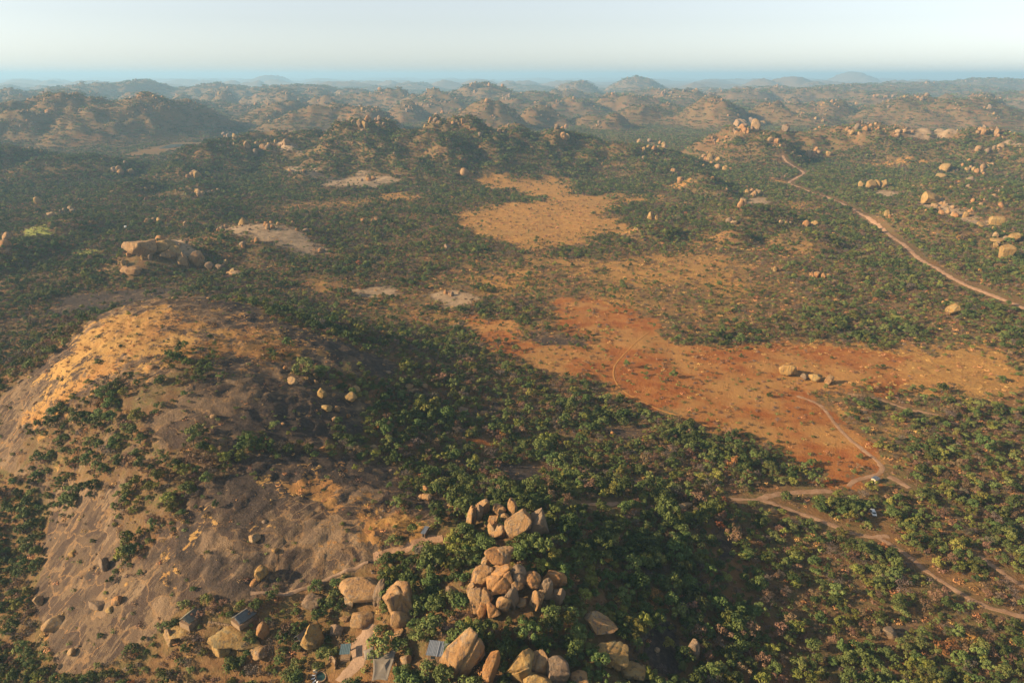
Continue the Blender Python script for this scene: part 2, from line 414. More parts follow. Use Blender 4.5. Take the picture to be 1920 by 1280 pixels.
def ground_material():
    m, nt, b = new_mat('savanna_ground', 0.95, 0.05)
    at = nt.nodes.new('ShaderNodeVertexColor'); at.layer_name = 'cover'
    sep = nt.nodes.new('ShaderNodeSeparateColor'); nt.links.new(at.outputs[0], sep.inputs[0])
    at2 = nt.nodes.new('ShaderNodeVertexColor'); at2.layer_name = 'wear'
    sep2 = nt.nodes.new('ShaderNodeSeparateColor'); nt.links.new(at2.outputs[0], sep2.inputs[0])
    p = geopos(nt)
    nA = noise(nt, p, 0.02, 6, 0.6); nB = noise(nt, p, 0.11, 6, 0.65); nC = noise(nt, p, 0.6, 5, 0.7); nD = noise(nt, p, 2.2, 3, 0.7)
    # woodland floor: leaf litter, dry grass, brown earth
    soil = mixc(nt, ramp(nt, nB, 0.38, 0.64), (0.150, 0.084, 0.040), (0.118, 0.096, 0.040))
    soil = mixc(nt, ramp(nt, nC, 0.45, 0.72), soil, (0.22, 0.132, 0.06))
    soil = mixc(nt, ramp(nt, nA, 0.5, 0.68, 0, 0.6), soil, (0.23, 0.108, 0.042))
    # dry grass
    gy = mixc(nt, ramp(nt, nB, 0.36, 0.66), (0.32, 0.160, 0.048), (0.41, 0.225, 0.066))
    gy = mixc(nt, ramp(nt, nC, 0.47, 0.66, 0, 0.8), gy, (0.19, 0.112, 0.046))
    gy = mixc(nt, ramp(nt, nA, 0.50, 0.62, 0, 0.5), gy, (0.27, 0.165, 0.060))
    gr = mixc(nt, ramp(nt, nB, 0.38, 0.62), (0.24, 0.078, 0.022), (0.31, 0.128, 0.037))
    gr = mixc(nt, ramp(nt, nC, 0.5, 0.76, 0, 0.8), gr, (0.19, 0.085, 0.035))
    gr = mixc(nt, ramp(nt, nA, 0.44, 0.60, 0, 0.8), gr, (0.34, 0.185, 0.062))
    gg = mixc(nt, nB, (0.20, 0.22, 0.05), (0.26, 0.25, 0.06))
    # bare granite: dark lichen, brown, pale scoured faces, long streaks down the slope
    st = noise(nt, stretch(nt, p, 0.035, 0.42, 0.1, -0.93), 1.0, 6, 0.65)
    rk = mixc(nt, ramp(nt, nB, 0.475, 0.525), (0.078, 0.054, 0.040), (0.165, 0.112, 0.067))
    rk = mixc(nt, ramp(nt, st, 0.53, 0.60, 0, 0.75), rk, (0.25, 0.172, 0.102))
    rk = mixc(nt, ramp(nt, nC, 0.58, 0.63, 0, 0.8), rk, (0.075, 0.052, 0.041))
    rk = mixc(nt, ramp(nt, nC, 0.31, 0.37, 0.7, 0), rk, (0.27, 0.18, 0.10))
    vp = nt.nodes.new('ShaderNodeVectorMath'); vp.operation = 'MULTIPLY_ADD'
    nv = nt.nodes.new('ShaderNodeTexNoise'); nv.inputs['Scale'].default_value = 0.09; nv.inputs['Detail'].default_value = 5; nt.links.new(p, nv.inputs['Vector'])
    nt.links.new(nv.outputs['Color'], vp.inputs[0]); vp.inputs[1].default_value = (16, 16, 4); nt.links.new(p, vp.inputs[2])
    def voro(feature, sc_):
        v = nt.nodes.new('ShaderNodeTexVoronoi'); v.feature = feature; v.inputs['Scale'].default_value = sc_
        nt.links.new(stretch(nt, vp.outputs[0], 1, 1.6, 0.5, 0.6), v.inputs['Vector']); return v
    cell = voro('F1', 0.075); crack = voro('DISTANCE_TO_EDGE', 0.075)
    cs = nt.nodes.new('ShaderNodeSeparateColor'); nt.links.new(cell.outputs['Color'], cs.inputs[0])
    rk = mixc(nt, ramp(nt, cs.outputs[0], 0.15, 0.9, 0, 0.62), rk, (0.060, 0.042, 0.033))
    rk = mixc(nt, ramp(nt, cs.outputs[1], 0.72, 1.0, 0, 0.55), rk, (0.24, 0.16, 0.095))
    rk = mixc(nt, ramp(nt, math2(nt, 'ADD', crack.outputs[0], math2(nt, 'MULTIPLY', nC, 0.12)), 0.05, 0.11, 0.75, 0), rk, (0.26, 0.155, 0.075))
    dk = mixc(nt, ramp(nt, nC, 0.42, 0.66), (0.040, 0.032, 0.028), (0.082, 0.060, 0.047))
    dk = mixc(nt, ramp(nt, nD, 0.62, 0.74, 0, 0.4), dk, (0.24, 0.16, 0.10))
    rk = mixc(nt, ramp(nt, math2(nt, 'ADD', sep2.outputs[0], math2(nt, 'MULTIPLY', math2(nt, 'SUBTRACT', nB, 0.5), 2.2)), 0.15, 0.75, 0, 0.92), rk, dk)
    rk = mixc(nt, math2(nt, 'MULTIPLY', sep2.outputs[2], ramp(nt, nB, 0.40, 0.60, 0.95, 0.5)), rk, (0.36, 0.255, 0.155))
    def edge(ch, k=1.3, a=0.35, c=0.65):
        return ramp(nt, math2(nt, 'ADD', ch, math2(nt, 'MULTIPLY', math2(nt, 'SUBTRACT', nC, 0.5), k)), a, c)
    out = mixc(nt, edge(sep.outputs[1]), soil, gy)
    out = mixc(nt, edge(sep.outputs[2]), out, gr)
    out = mixc(nt, edge(sep2.outputs[1], 0.6), out, gg)
    # rock shows between the tufts of grass that grow on it
    grassy = math2(nt, 'MULTIPLY', ramp(nt, math2(nt, 'ADD', math2(nt, 'SUBTRACT', math2(nt, 'MULTIPLY', sep.outputs[1], 0.25), math2(nt, 'MULTIPLY', sep2.outputs[2], 0.08)), math2(nt, 'ADD', math2(nt, 'MULTIPLY', nC, 0.45), math2(nt, 'MULTIPLY', nB, 0.60))), 0.635, 0.69), 1.0)
    rkg = mixc(nt, grassy, rk, mixc(nt, ramp(nt, nA, 0.42, 0.58), mixc(nt, nD, (0.26, 0.13, 0.048), (0.40, 0.205, 0.070)), mixc(nt, nD, (0.32, 0.185, 0.062), (0.46, 0.275, 0.095))))
    out = mixc(nt, edge(sep.outputs[0], 0.9), out, rkg)
    nt.links.new(out, b.inputs['Base Color'])
    hgt = math2(nt, 'ADD', math2(nt, 'ADD', math2(nt, 'MULTIPLY', nC, 1.0), math2(nt, 'MULTIPLY', nB, 1.2)), math2(nt, 'MULTIPLY', nD, 0.4))
    bump(nt, b, hgt, 0.8, 0.9)
    return m
M_GROUND = ground_material()

# ------------------------------------------------------------------ ground sheet, the bare granite dome cut from it along its foot
def grid_object(name, fmask, kind):
    idx = np.arange(NR * NC).reshape(NR, NC)
    q = np.stack([idx[:-1, :-1], idx[:-1, 1:], idx[1:, 1:], idx[1:, :-1]], -1)[fmask].reshape(-1, 4)
    used = np.zeros(NR * NC, bool); used[q.ravel()] = True
    remap = np.cumsum(used) - 1
    v = np.stack([fx_, fy_, GZ.ravel()], -1)[used]
    me = bpy.data.meshes.new(name)
    me.vertices.add(len(v)); me.vertices.foreach_set('co', v.ravel().astype(np.float32))
    me.loops.add(len(q) * 4); me.loops.foreach_set('vertex_index', remap[q].ravel().astype(np.int32))
    me.polygons.add(len(q)); me.polygons.foreach_set('loop_start', (np.arange(len(q)) * 4).astype(np.int32))
    me.polygons.foreach_set('use_smooth', np.ones(len(q), bool))
    me.update(calc_edges=True)
    for an, ch in (('cover', (c_rock, c_yel, c_red)), ('wear', (c_stain, c_green, c_pale))):
        a = me.color_attributes.new(an, 'FLOAT_COLOR', 'POINT')
        d = np.stack([*[c[used] for c in ch], np.ones(used.sum())], -1).astype(np.float32)
        a.data.foreach_set('color', d.ravel())
    me.materials.append(M_GROUND)
    o = bpy.data.objects.new(name, me); C.objects.link(o)
    o['kind'] = kind
    return o
df = dome_face[:-1, :-1]
ground = grid_object('ground', ~df, 'structure')
ground['label'] = 'savanna ground of red earth and dry grass reaching the horizon'
dome_o = grid_object('granite_dome', df, 'structure')
dome_o['label'] = 'broad bare granite dome streaked with lichen and dry grass'

def finish_haze():
    lo = float(GZ.min()) - 1.5
    hi = float(max(GZ.max(), CAM_Z)) + 12
    X = halfw(Y1) + 300
    me = bpy.data.meshes.new('haze')
    v = [(sx * X, y, z) for z in (lo, hi) for y in (-400, Y1 + 300) for sx in (-1, 1)]
    me.from_pydata(v, [], [(0, 2, 3, 1), (4, 5, 7, 6), (0, 1, 5, 4), (2, 6, 7, 3), (0, 4, 6, 2), (1, 3, 7, 5)])
    m = bpy.data.materials.new('haze_air'); m.use_nodes = True
    nt = m.node_tree; nt.nodes.clear()
    o = nt.nodes.new('ShaderNodeOutputMaterial'); pv = nt.nodes.new('ShaderNodeVolumePrincipled')
    pv.inputs['Color'].default_value = (0.42, 0.72, 1.0, 1)
    pv.inputs['Density'].default_value = HAZE_DENSITY
    pv.inputs['Anisotropy'].default_value = 0.1
    nt.links.new(pv.outputs[0], o.inputs['Volume'])
    me.materials.append(m)
    h = bpy.data.objects.new('haze', me); C.objects.link(h)
    h['kind'] = 'stuff'; h['label'] = 'thin blue morning haze lying over the hills'
    return h

# ------------------------------------------------------------------ tracks and paths: thin sheets laid over the ground
def track_material(name, a, b_, c):
    m, nt, b = new_mat(name, 0.95, 0.05)
    p = geopos(nt)
    n1 = noise(nt, p, 0.25, 5, 0.65); n2 = noise(nt, p, 1.6, 4, 0.7)
    o = mixc(nt, ramp(nt, n1, 0.38, 0.62), a, b_)
    o = mixc(nt, ramp(nt, n2, 0.52, 0.7, 0, 0.7), o, c)
    nt.links.new(o, b.inputs['Base Color']); bump(nt, b, n2, 0.6, 0.4)
    return m
M_ROAD = track_material('gravel_road', (0.33, 0.19, 0.11), (0.40, 0.245, 0.15), (0.24, 0.135, 0.075))
M_TRACK = track_material('sandy_track', (0.25, 0.145, 0.082), (0.33, 0.205, 0.125), (0.17, 0.095, 0.052))
M_PATH = track_material('pale_path', (0.22, 0.145, 0.095), (0.29, 0.195, 0.13), (0.16, 0.10, 0.065))

roads_xy = []
def ribbon(name, pix, width, mat, label, two=False, lift=0.14):
    pts = np.array([gp(*p)[:2] for p in pix])
    # Catmull-Rom through the points
    ext = np.vstack([2 * pts[0] - pts[1], pts, 2 * pts[-1] - pts[-2]])
    out = []
    for i in range(1, len(ext) - 2):
        p0, p1, p2, p3 = ext[i - 1:i + 3]
        n = max(3, int(np.linalg.norm(p2 - p1) / 1.2))
        for k in range(n):
            t = k / n
            out.append(0.5 * ((2 * p1) + (-p0 + p2) * t + (2 * p0 - 5 * p1 + 4 * p2 - p3) * t * t + (-p0 + 3 * p1 - 3 * p2 + p3) * t ** 3))
    out.append(pts[-1]); out = np.array(out)
    tan = np.gradient(out, axis=0); tan /= np.maximum(np.linalg.norm(tan, axis=1), 1e-6)[:, None]
    nor = np.stack([-tan[:, 1], tan[:, 0]], -1)
    roads_xy.append((out, width * 0.5 + 1.6))
    na = 7
    wv = width * (1 + 0.22 * pnoise(out[:, 0] / 9, out[:, 1] / 9, 400))
    verts = []; faces = []
    for a in np.linspace(-0.5, 0.5, na):
        edge = 0.25 * width * pnoise(out[:, 0] / 3 + a * 9, out[:, 1] / 3, 410) * (abs(a) > 0.45)
        q = out + nor * (wv * a + edge)[:, None]
        z = hs(q[:, 0], q[:, 1]) + lift * (1 - 0.7 * (2 * abs(a)) ** 4)
        verts.append(np.column_stack([q, z]))
    V = np.concatenate(verts); n = len(out)
    for k in range(na - 1):
        for i in range(n - 1):
            faces.append((k * n + i, k * n + i + 1, (k + 1) * n + i + 1, (k + 1) * n + i))
    me = bpy.data.meshes.new(name); me.from_pydata(V.tolist(), [], faces); me.materials.append(mat)
    for p in me.polygons: p.use_smooth = True
    o = bpy.data.objects.new(name, me); C.objects.link(o)
    o['kind'] = 'structure'; o['label'] = label
    return o
ribbon('dirt_road', [(1468, 292), (1475, 303), (1498, 318), (1506, 327), (1480, 342), (1500, 352), (1560, 374), (1612, 400), (1640, 418), (1690, 455), (1720, 482), (1745, 497), (1790, 524), (1840, 546), (1925, 580)], 4.8, M_ROAD, 'wide pale gravel road running through the bush to the hills', lift=0.3)
ribbon('dirt_track', [(1495, 742), (1540, 762), (1575, 805), (1612, 838), (1648, 868), (1652, 884), (1632, 893), (1600, 902), (1590, 912)], 2.3, M_TRACK, 'sandy two wheel track curving along the edge of the red clearing')
ribbon('dirt_track', [(1665, 893), (1685, 902), (1705, 915)], 3.2, M_TRACK, 'short sandy track beside the cream cabin')
ribbon('dirt_track', [(1370, 935), (1400, 936), (1428, 938), (1462, 948), (1500, 962), (1540, 976), (1590, 996), (1630, 1006), (1665, 1004)], 2.3, M_TRACK, 'sandy track between trees ending below the white van')
ribbon('dirt_track', [(1415, 940), (1440, 930), (1480, 924), (1560, 920)], 3.0, M_TRACK, 'faint side track forking off towards the clearing')
ribbon('dirt_track', [(1640, 1004), (1700, 1040), (1735, 1068), (1770, 1092), (1815, 1120), (1860, 1140), (1930, 1158)], 2.3, M_TRACK, 'sandy track running out past a grassy glade')
ribbon('dirt_track', [(1835, 1042), (1870, 1066), (1905, 1090), (1935, 1108)], 2.6, M_TRACK, 'straight pale track through dense bush')
ribbon('dirt_track', [(1590, 738), (1640, 746), (1700, 766), (1760, 778)], 2.2, M_TRACK, 'faint track crossing dry grass behind the lone rocks')
ribbon('dirt_track', [(1090, 944), (1130, 945), (1160, 942)], 2.4, M_TRACK, 'short red track visible between trees below the koppie')
ribbon('footpath', [(470, 1112), (520, 1112), (555, 1108), (600, 1092), (640, 1074), (690, 1054)], 1.0, M_PATH, 'narrow pale footpath crossing the bare rock towards the tents', lift=0.45)
ribbon('footpath', [(640, 1280), (660, 1255), (672, 1230), (678, 1205), (690, 1185), (700, 1170)], 4.6, M_PATH, 'sandy open yard between the lodge roofs')
ribbon('footpath', [(700, 1045), (745, 1032), (790, 1018), (830, 1008)], 4.2, M_TRACK, 'sandy patch below the small metal roof')

M_GOLD = track_material('golden_grass_edge', (0.33, 0.155, 0.044), (0.38, 0.19, 0.055), (0.25, 0.11, 0.035))
ribbon('grass_track', [(1218, 622), (1186, 648), (1152, 688), (1164, 728), (1228, 764), (1330, 800)], 1.0, M_GOLD, 'golden grassy track curving through the red clearing')

def near_road(x, y, extra=0.0):
    r = np.zeros(len(x), bool)
    for pts, w in roads_xy:
        x0, y0 = pts.min(0) - w - 12; x1, y1 = pts.max(0) + w + 12
        m = np.nonzero((x > x0) & (x < x1) & (y > y0) & (y < y1))[0]
        if len(m) == 0: continue
        for s in range(0, len(m), 4000):
            mm = m[s:s + 4000]
            d2 = ((x[mm][:, None] - pts[None, ::2, 0]) ** 2 + (y[mm][:, None] - pts[None, ::2, 1]) ** 2).min(1)
            r[mm] |= d2 < (w + extra + np.where(y[mm] > 420, 4.5, np.where(y[mm] > 190, 2.0, 0.0))) ** 2
    return r

# ------------------------------------------------------------------ pond far off
pc = gp(326, 275)
me = bpy.data.meshes.new('pond')
ring = [(pc[0] + math.cos(a) * (22 + 6 * math.sin(3 * a)), pc[1] + math.sin(a) * (70 + 16 * math.cos(2 * a))) for a in np.linspace(0, 2 * math.pi, 40, endpoint=False)]
pz = max(float(hs(*p)) for p in ring) + 0.5
me.from_pydata([(x, y, pz) for x, y in ring] + [(x * 1.0, y, pz - 14) for x, y in ring], [], [tuple(range(40))] + [(i, i + 40, (i + 1) % 40 + 40, (i + 1) % 40) for i in range(40)])
roads_xy.append((np.array([(pc[0], pc[1] + q) for q in range(-170, 90, 6)]), 30.0))
m, nt, b = new_mat('pond_water', 0.06, 0.5); b.inputs['Base Color'].default_value = col((0.10, 0.14, 0.15))
wv = noise(nt, geopos(nt), 0.4, 3); bump(nt, b, wv, 0.15, 0.2)
me.materials.append(m)
o = bpy.data.objects.new('pond', me); C.objects.link(o); o['kind'] = 'structure'; o['label'] = 'small bright pond in the valley behind the wooded ridge'

# ------------------------------------------------------------------ granite boulders
def granite(name, tint=(1, 1, 1), grey=0.0):
    m, nt, b = new_mat(name, 0.88, 0.12)
    oi = nt.nodes.new('ShaderNodeObjectInfo')
    p = geopos(nt)
    nA = noise(nt, p, 0.22, 6, 0.6, 0.4); nB = noise(nt, p, 0.75, 6, 0.68); nC = noise(nt, p, 2.6, 4, 0.7)
    st = noise(nt, stretch(nt, p, 0.9, 0.9, 0.10), 1.0, 5, 0.6)
    T = lambda c: tuple(c[i] * tint[i] for i in range(3))
    o = mixc(nt, ramp(nt, nA, 0.36, 0.62), T((0.275, 0.146, 0.058)), T((0.34, 0.200, 0.086)))
    o = mixc(nt, ramp(nt, oi.outputs['Random'], 0.0, 1.0, 0.0, 0.45), o, T((0.32, 0.205, 0.10)))
    o = mixc(nt, ramp(nt, nB, 0.50, 0.64, 0, 0.8), o, T((0.21, 0.125, 0.075)))
    o = mixc(nt, ramp(nt, st, 0.53, 0.64, 0, 0.85), o, T((0.12, 0.082, 0.062)))
    o = mixc(nt, ramp(nt, nC, 0.57, 0.68, 0, 0.65), o, T((0.22, 0.17, 0.13)))
    gx = nt.nodes.new('ShaderNodeNewGeometry')
    lich = ramp(nt, math2(nt, 'ADD', math2(nt, 'MULTIPLY', nB, 0.6), math2(nt, 'MULTIPLY', nA, 0.5)), 0.56, 0.66, 0, 0.55)
    o = mixc(nt, lich, o, T((0.27, 0.215, 0.145)))
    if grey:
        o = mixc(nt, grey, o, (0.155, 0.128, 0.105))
    nt.links.new(o, b.inputs['Base Color'])
    h = math2(nt, 'ADD', math2(nt, 'MULTIPLY', nB, 1.0), math2(nt, 'MULTIPLY', nC, 0.3))
    bump(nt, b, h, 0.9, 0.9)
    return m
M_GRAN = granite('granite')
M_GREY = granite('lichen_shade_granite', (0.9, 0.9, 0.9), 0.5)  # lichen grey; its darker tone also paints shade onto some boulders
M_PALE = granite('pale_granite', (1.05, 1.12, 1.18), 0.0)
M_YEL = granite('honey_granite', (1.04, 1.10, 0.90), 0.0)

_ico = {}
def ico(level):
    if level not in _ico:
        bm = bmesh.new(); bmesh.ops.create_icosphere(bm, subdivisions=level, radius=1.0)
        _ico[level] = (np.array([v.co[:] for v in bm.verts]), [tuple(v.index for v in f.verts) for f in bm.faces]); bm.free()
    return _ico[level]

def n3(p, f, seed):
    return (pnoise(p[:, 0] * f + seed, p[:, 1] * f + p[:, 2] * f * 0.71, seed) + pnoise(p[:, 1] * f - seed, p[:, 2] * f + p[:, 0] * f * 0.53, seed + 5) + pnoise(p[:, 2] * f + 3, p[:, 0] * f - p[:, 1] * f * 0.6, seed + 9)) / 3

def boulder_mesh(name, seed, level=4, cuts=6, angular=0.5, mat=None):
    """unit boulder: a sphere flattened by a few joint planes, swollen, weathered and split by a groove or two"""
    r = np.random.default_rng(seed)
    v, f = ico(level); p = v.copy()
    p = p * (1 + 0.30 * n3(p, 0.9, seed % 97 + 3))[:, None]
    for k in range(cuts):
        d = r.normal(size=3); d[2] *= 0.7; d /= np.linalg.norm(d)
        lim = r.uniform(0.46, 0.84)
        s = p @ d
        over = s - lim
        p = p - d[None, :] * (np.where(over > 0, over * (0.80 + 0.19 * angular), 0))[:, None]
    for k in range(r.integers(1, 4)):
        d = r.normal(size=3); d[2] *= 0.45; d /= np.linalg.norm(d)
        s = p @ d - r.uniform(-0.4, 0.4) + 0.06 * n3(p, 2.0, seed % 31)
        p = p * (1 - 0.13 * np.exp(-(s / 0.04) ** 2))[:, None]
    p = p * (1 + 0.07 * n3(p, 2.6, seed % 53 + 11) + 0.03 * n3(p, 7.0, seed % 41 + 19))[:, None]
    lo, hi = p.min(0), p.max(0)
    p = (p - (lo + hi) / 2) / ((hi - lo) / 2)
    me = bpy.data.meshes.new(name); me.from_pydata(p.tolist(), [], f)
    me.polygons.foreach_set('use_smooth', np.ones(len(f), bool))
    if mat: me.materials.append(mat)
    return me

footprints = []      # (x, y, radius) kept clear of trees
def place_boulder(px, py, w, h, seed, mat, base=None, tilt=0, label='', group=None, level=4, depth=0.85, angular=0.5, name='boulder', yaw=None, mesh=None, sink=0.0):
    """px, py, w, h: middle and size in the photograph; base: pixel row of the ground the rock stands on"""
    base = base if base is not None else py + 0.42 * h
    g = gp(px, base)
    d = ray(px, py); t = g[1] / d[1]
    slant = t
    a = w / 1280 * slant / 2
    dep = math.atan2(-d[2], d[1])
    b = a * depth
    hh = h / 1280 * slant / 2
    c2 = (hh * hh - (b * math.sin(dep)) ** 2)
    c = math.sqrt(c2) / math.cos(dep) if c2 > (0.35 * a * math.cos(dep)) ** 2 else 0.38 * a
    if w > 2.2 * h:
        c = (0.09 if w > 5 * h else 0.20) * a; b = min(1.4 * a, max(0.5 * a, math.sqrt(max(hh * hh - (c * math.cos(dep)) ** 2, 0.01)) / math.sin(dep)))
    elif h < 0.6 * w: c = max(0.3 * a, min(c, 0.6 * a))
    P = Vector((d[0] * t, g[1], CAM_Z + d[2] * t))
    gz = float(hs(P.x, P.y))
    o = bpy.data.objects.new(name, mesh or boulder_mesh(name, seed, level, 13, angular, mat))
    C.objects.link(o)
    # keep it seated: the underside has to reach the ground
    bottom = P.z - c * 0.8
    if bottom > gz + 0.1 and base <= py + 0.75 * h:
        P.z -= (bottom - gz) * 0.9 + 0.2
    o.location = P
    o.scale = (a * 1.1, b * 1.1, c * 1.1)
    o.rotation_euler = (0, math.radians(tilt), 0)
    o['label'] = label; o['category'] = 'boulder'
    if group: o['group'] = group
    footprints.append((P.x, P.y, (min(a, b) * 0.9 if w > 2.2 * h else max(a, b)) * 1.0))
    return o

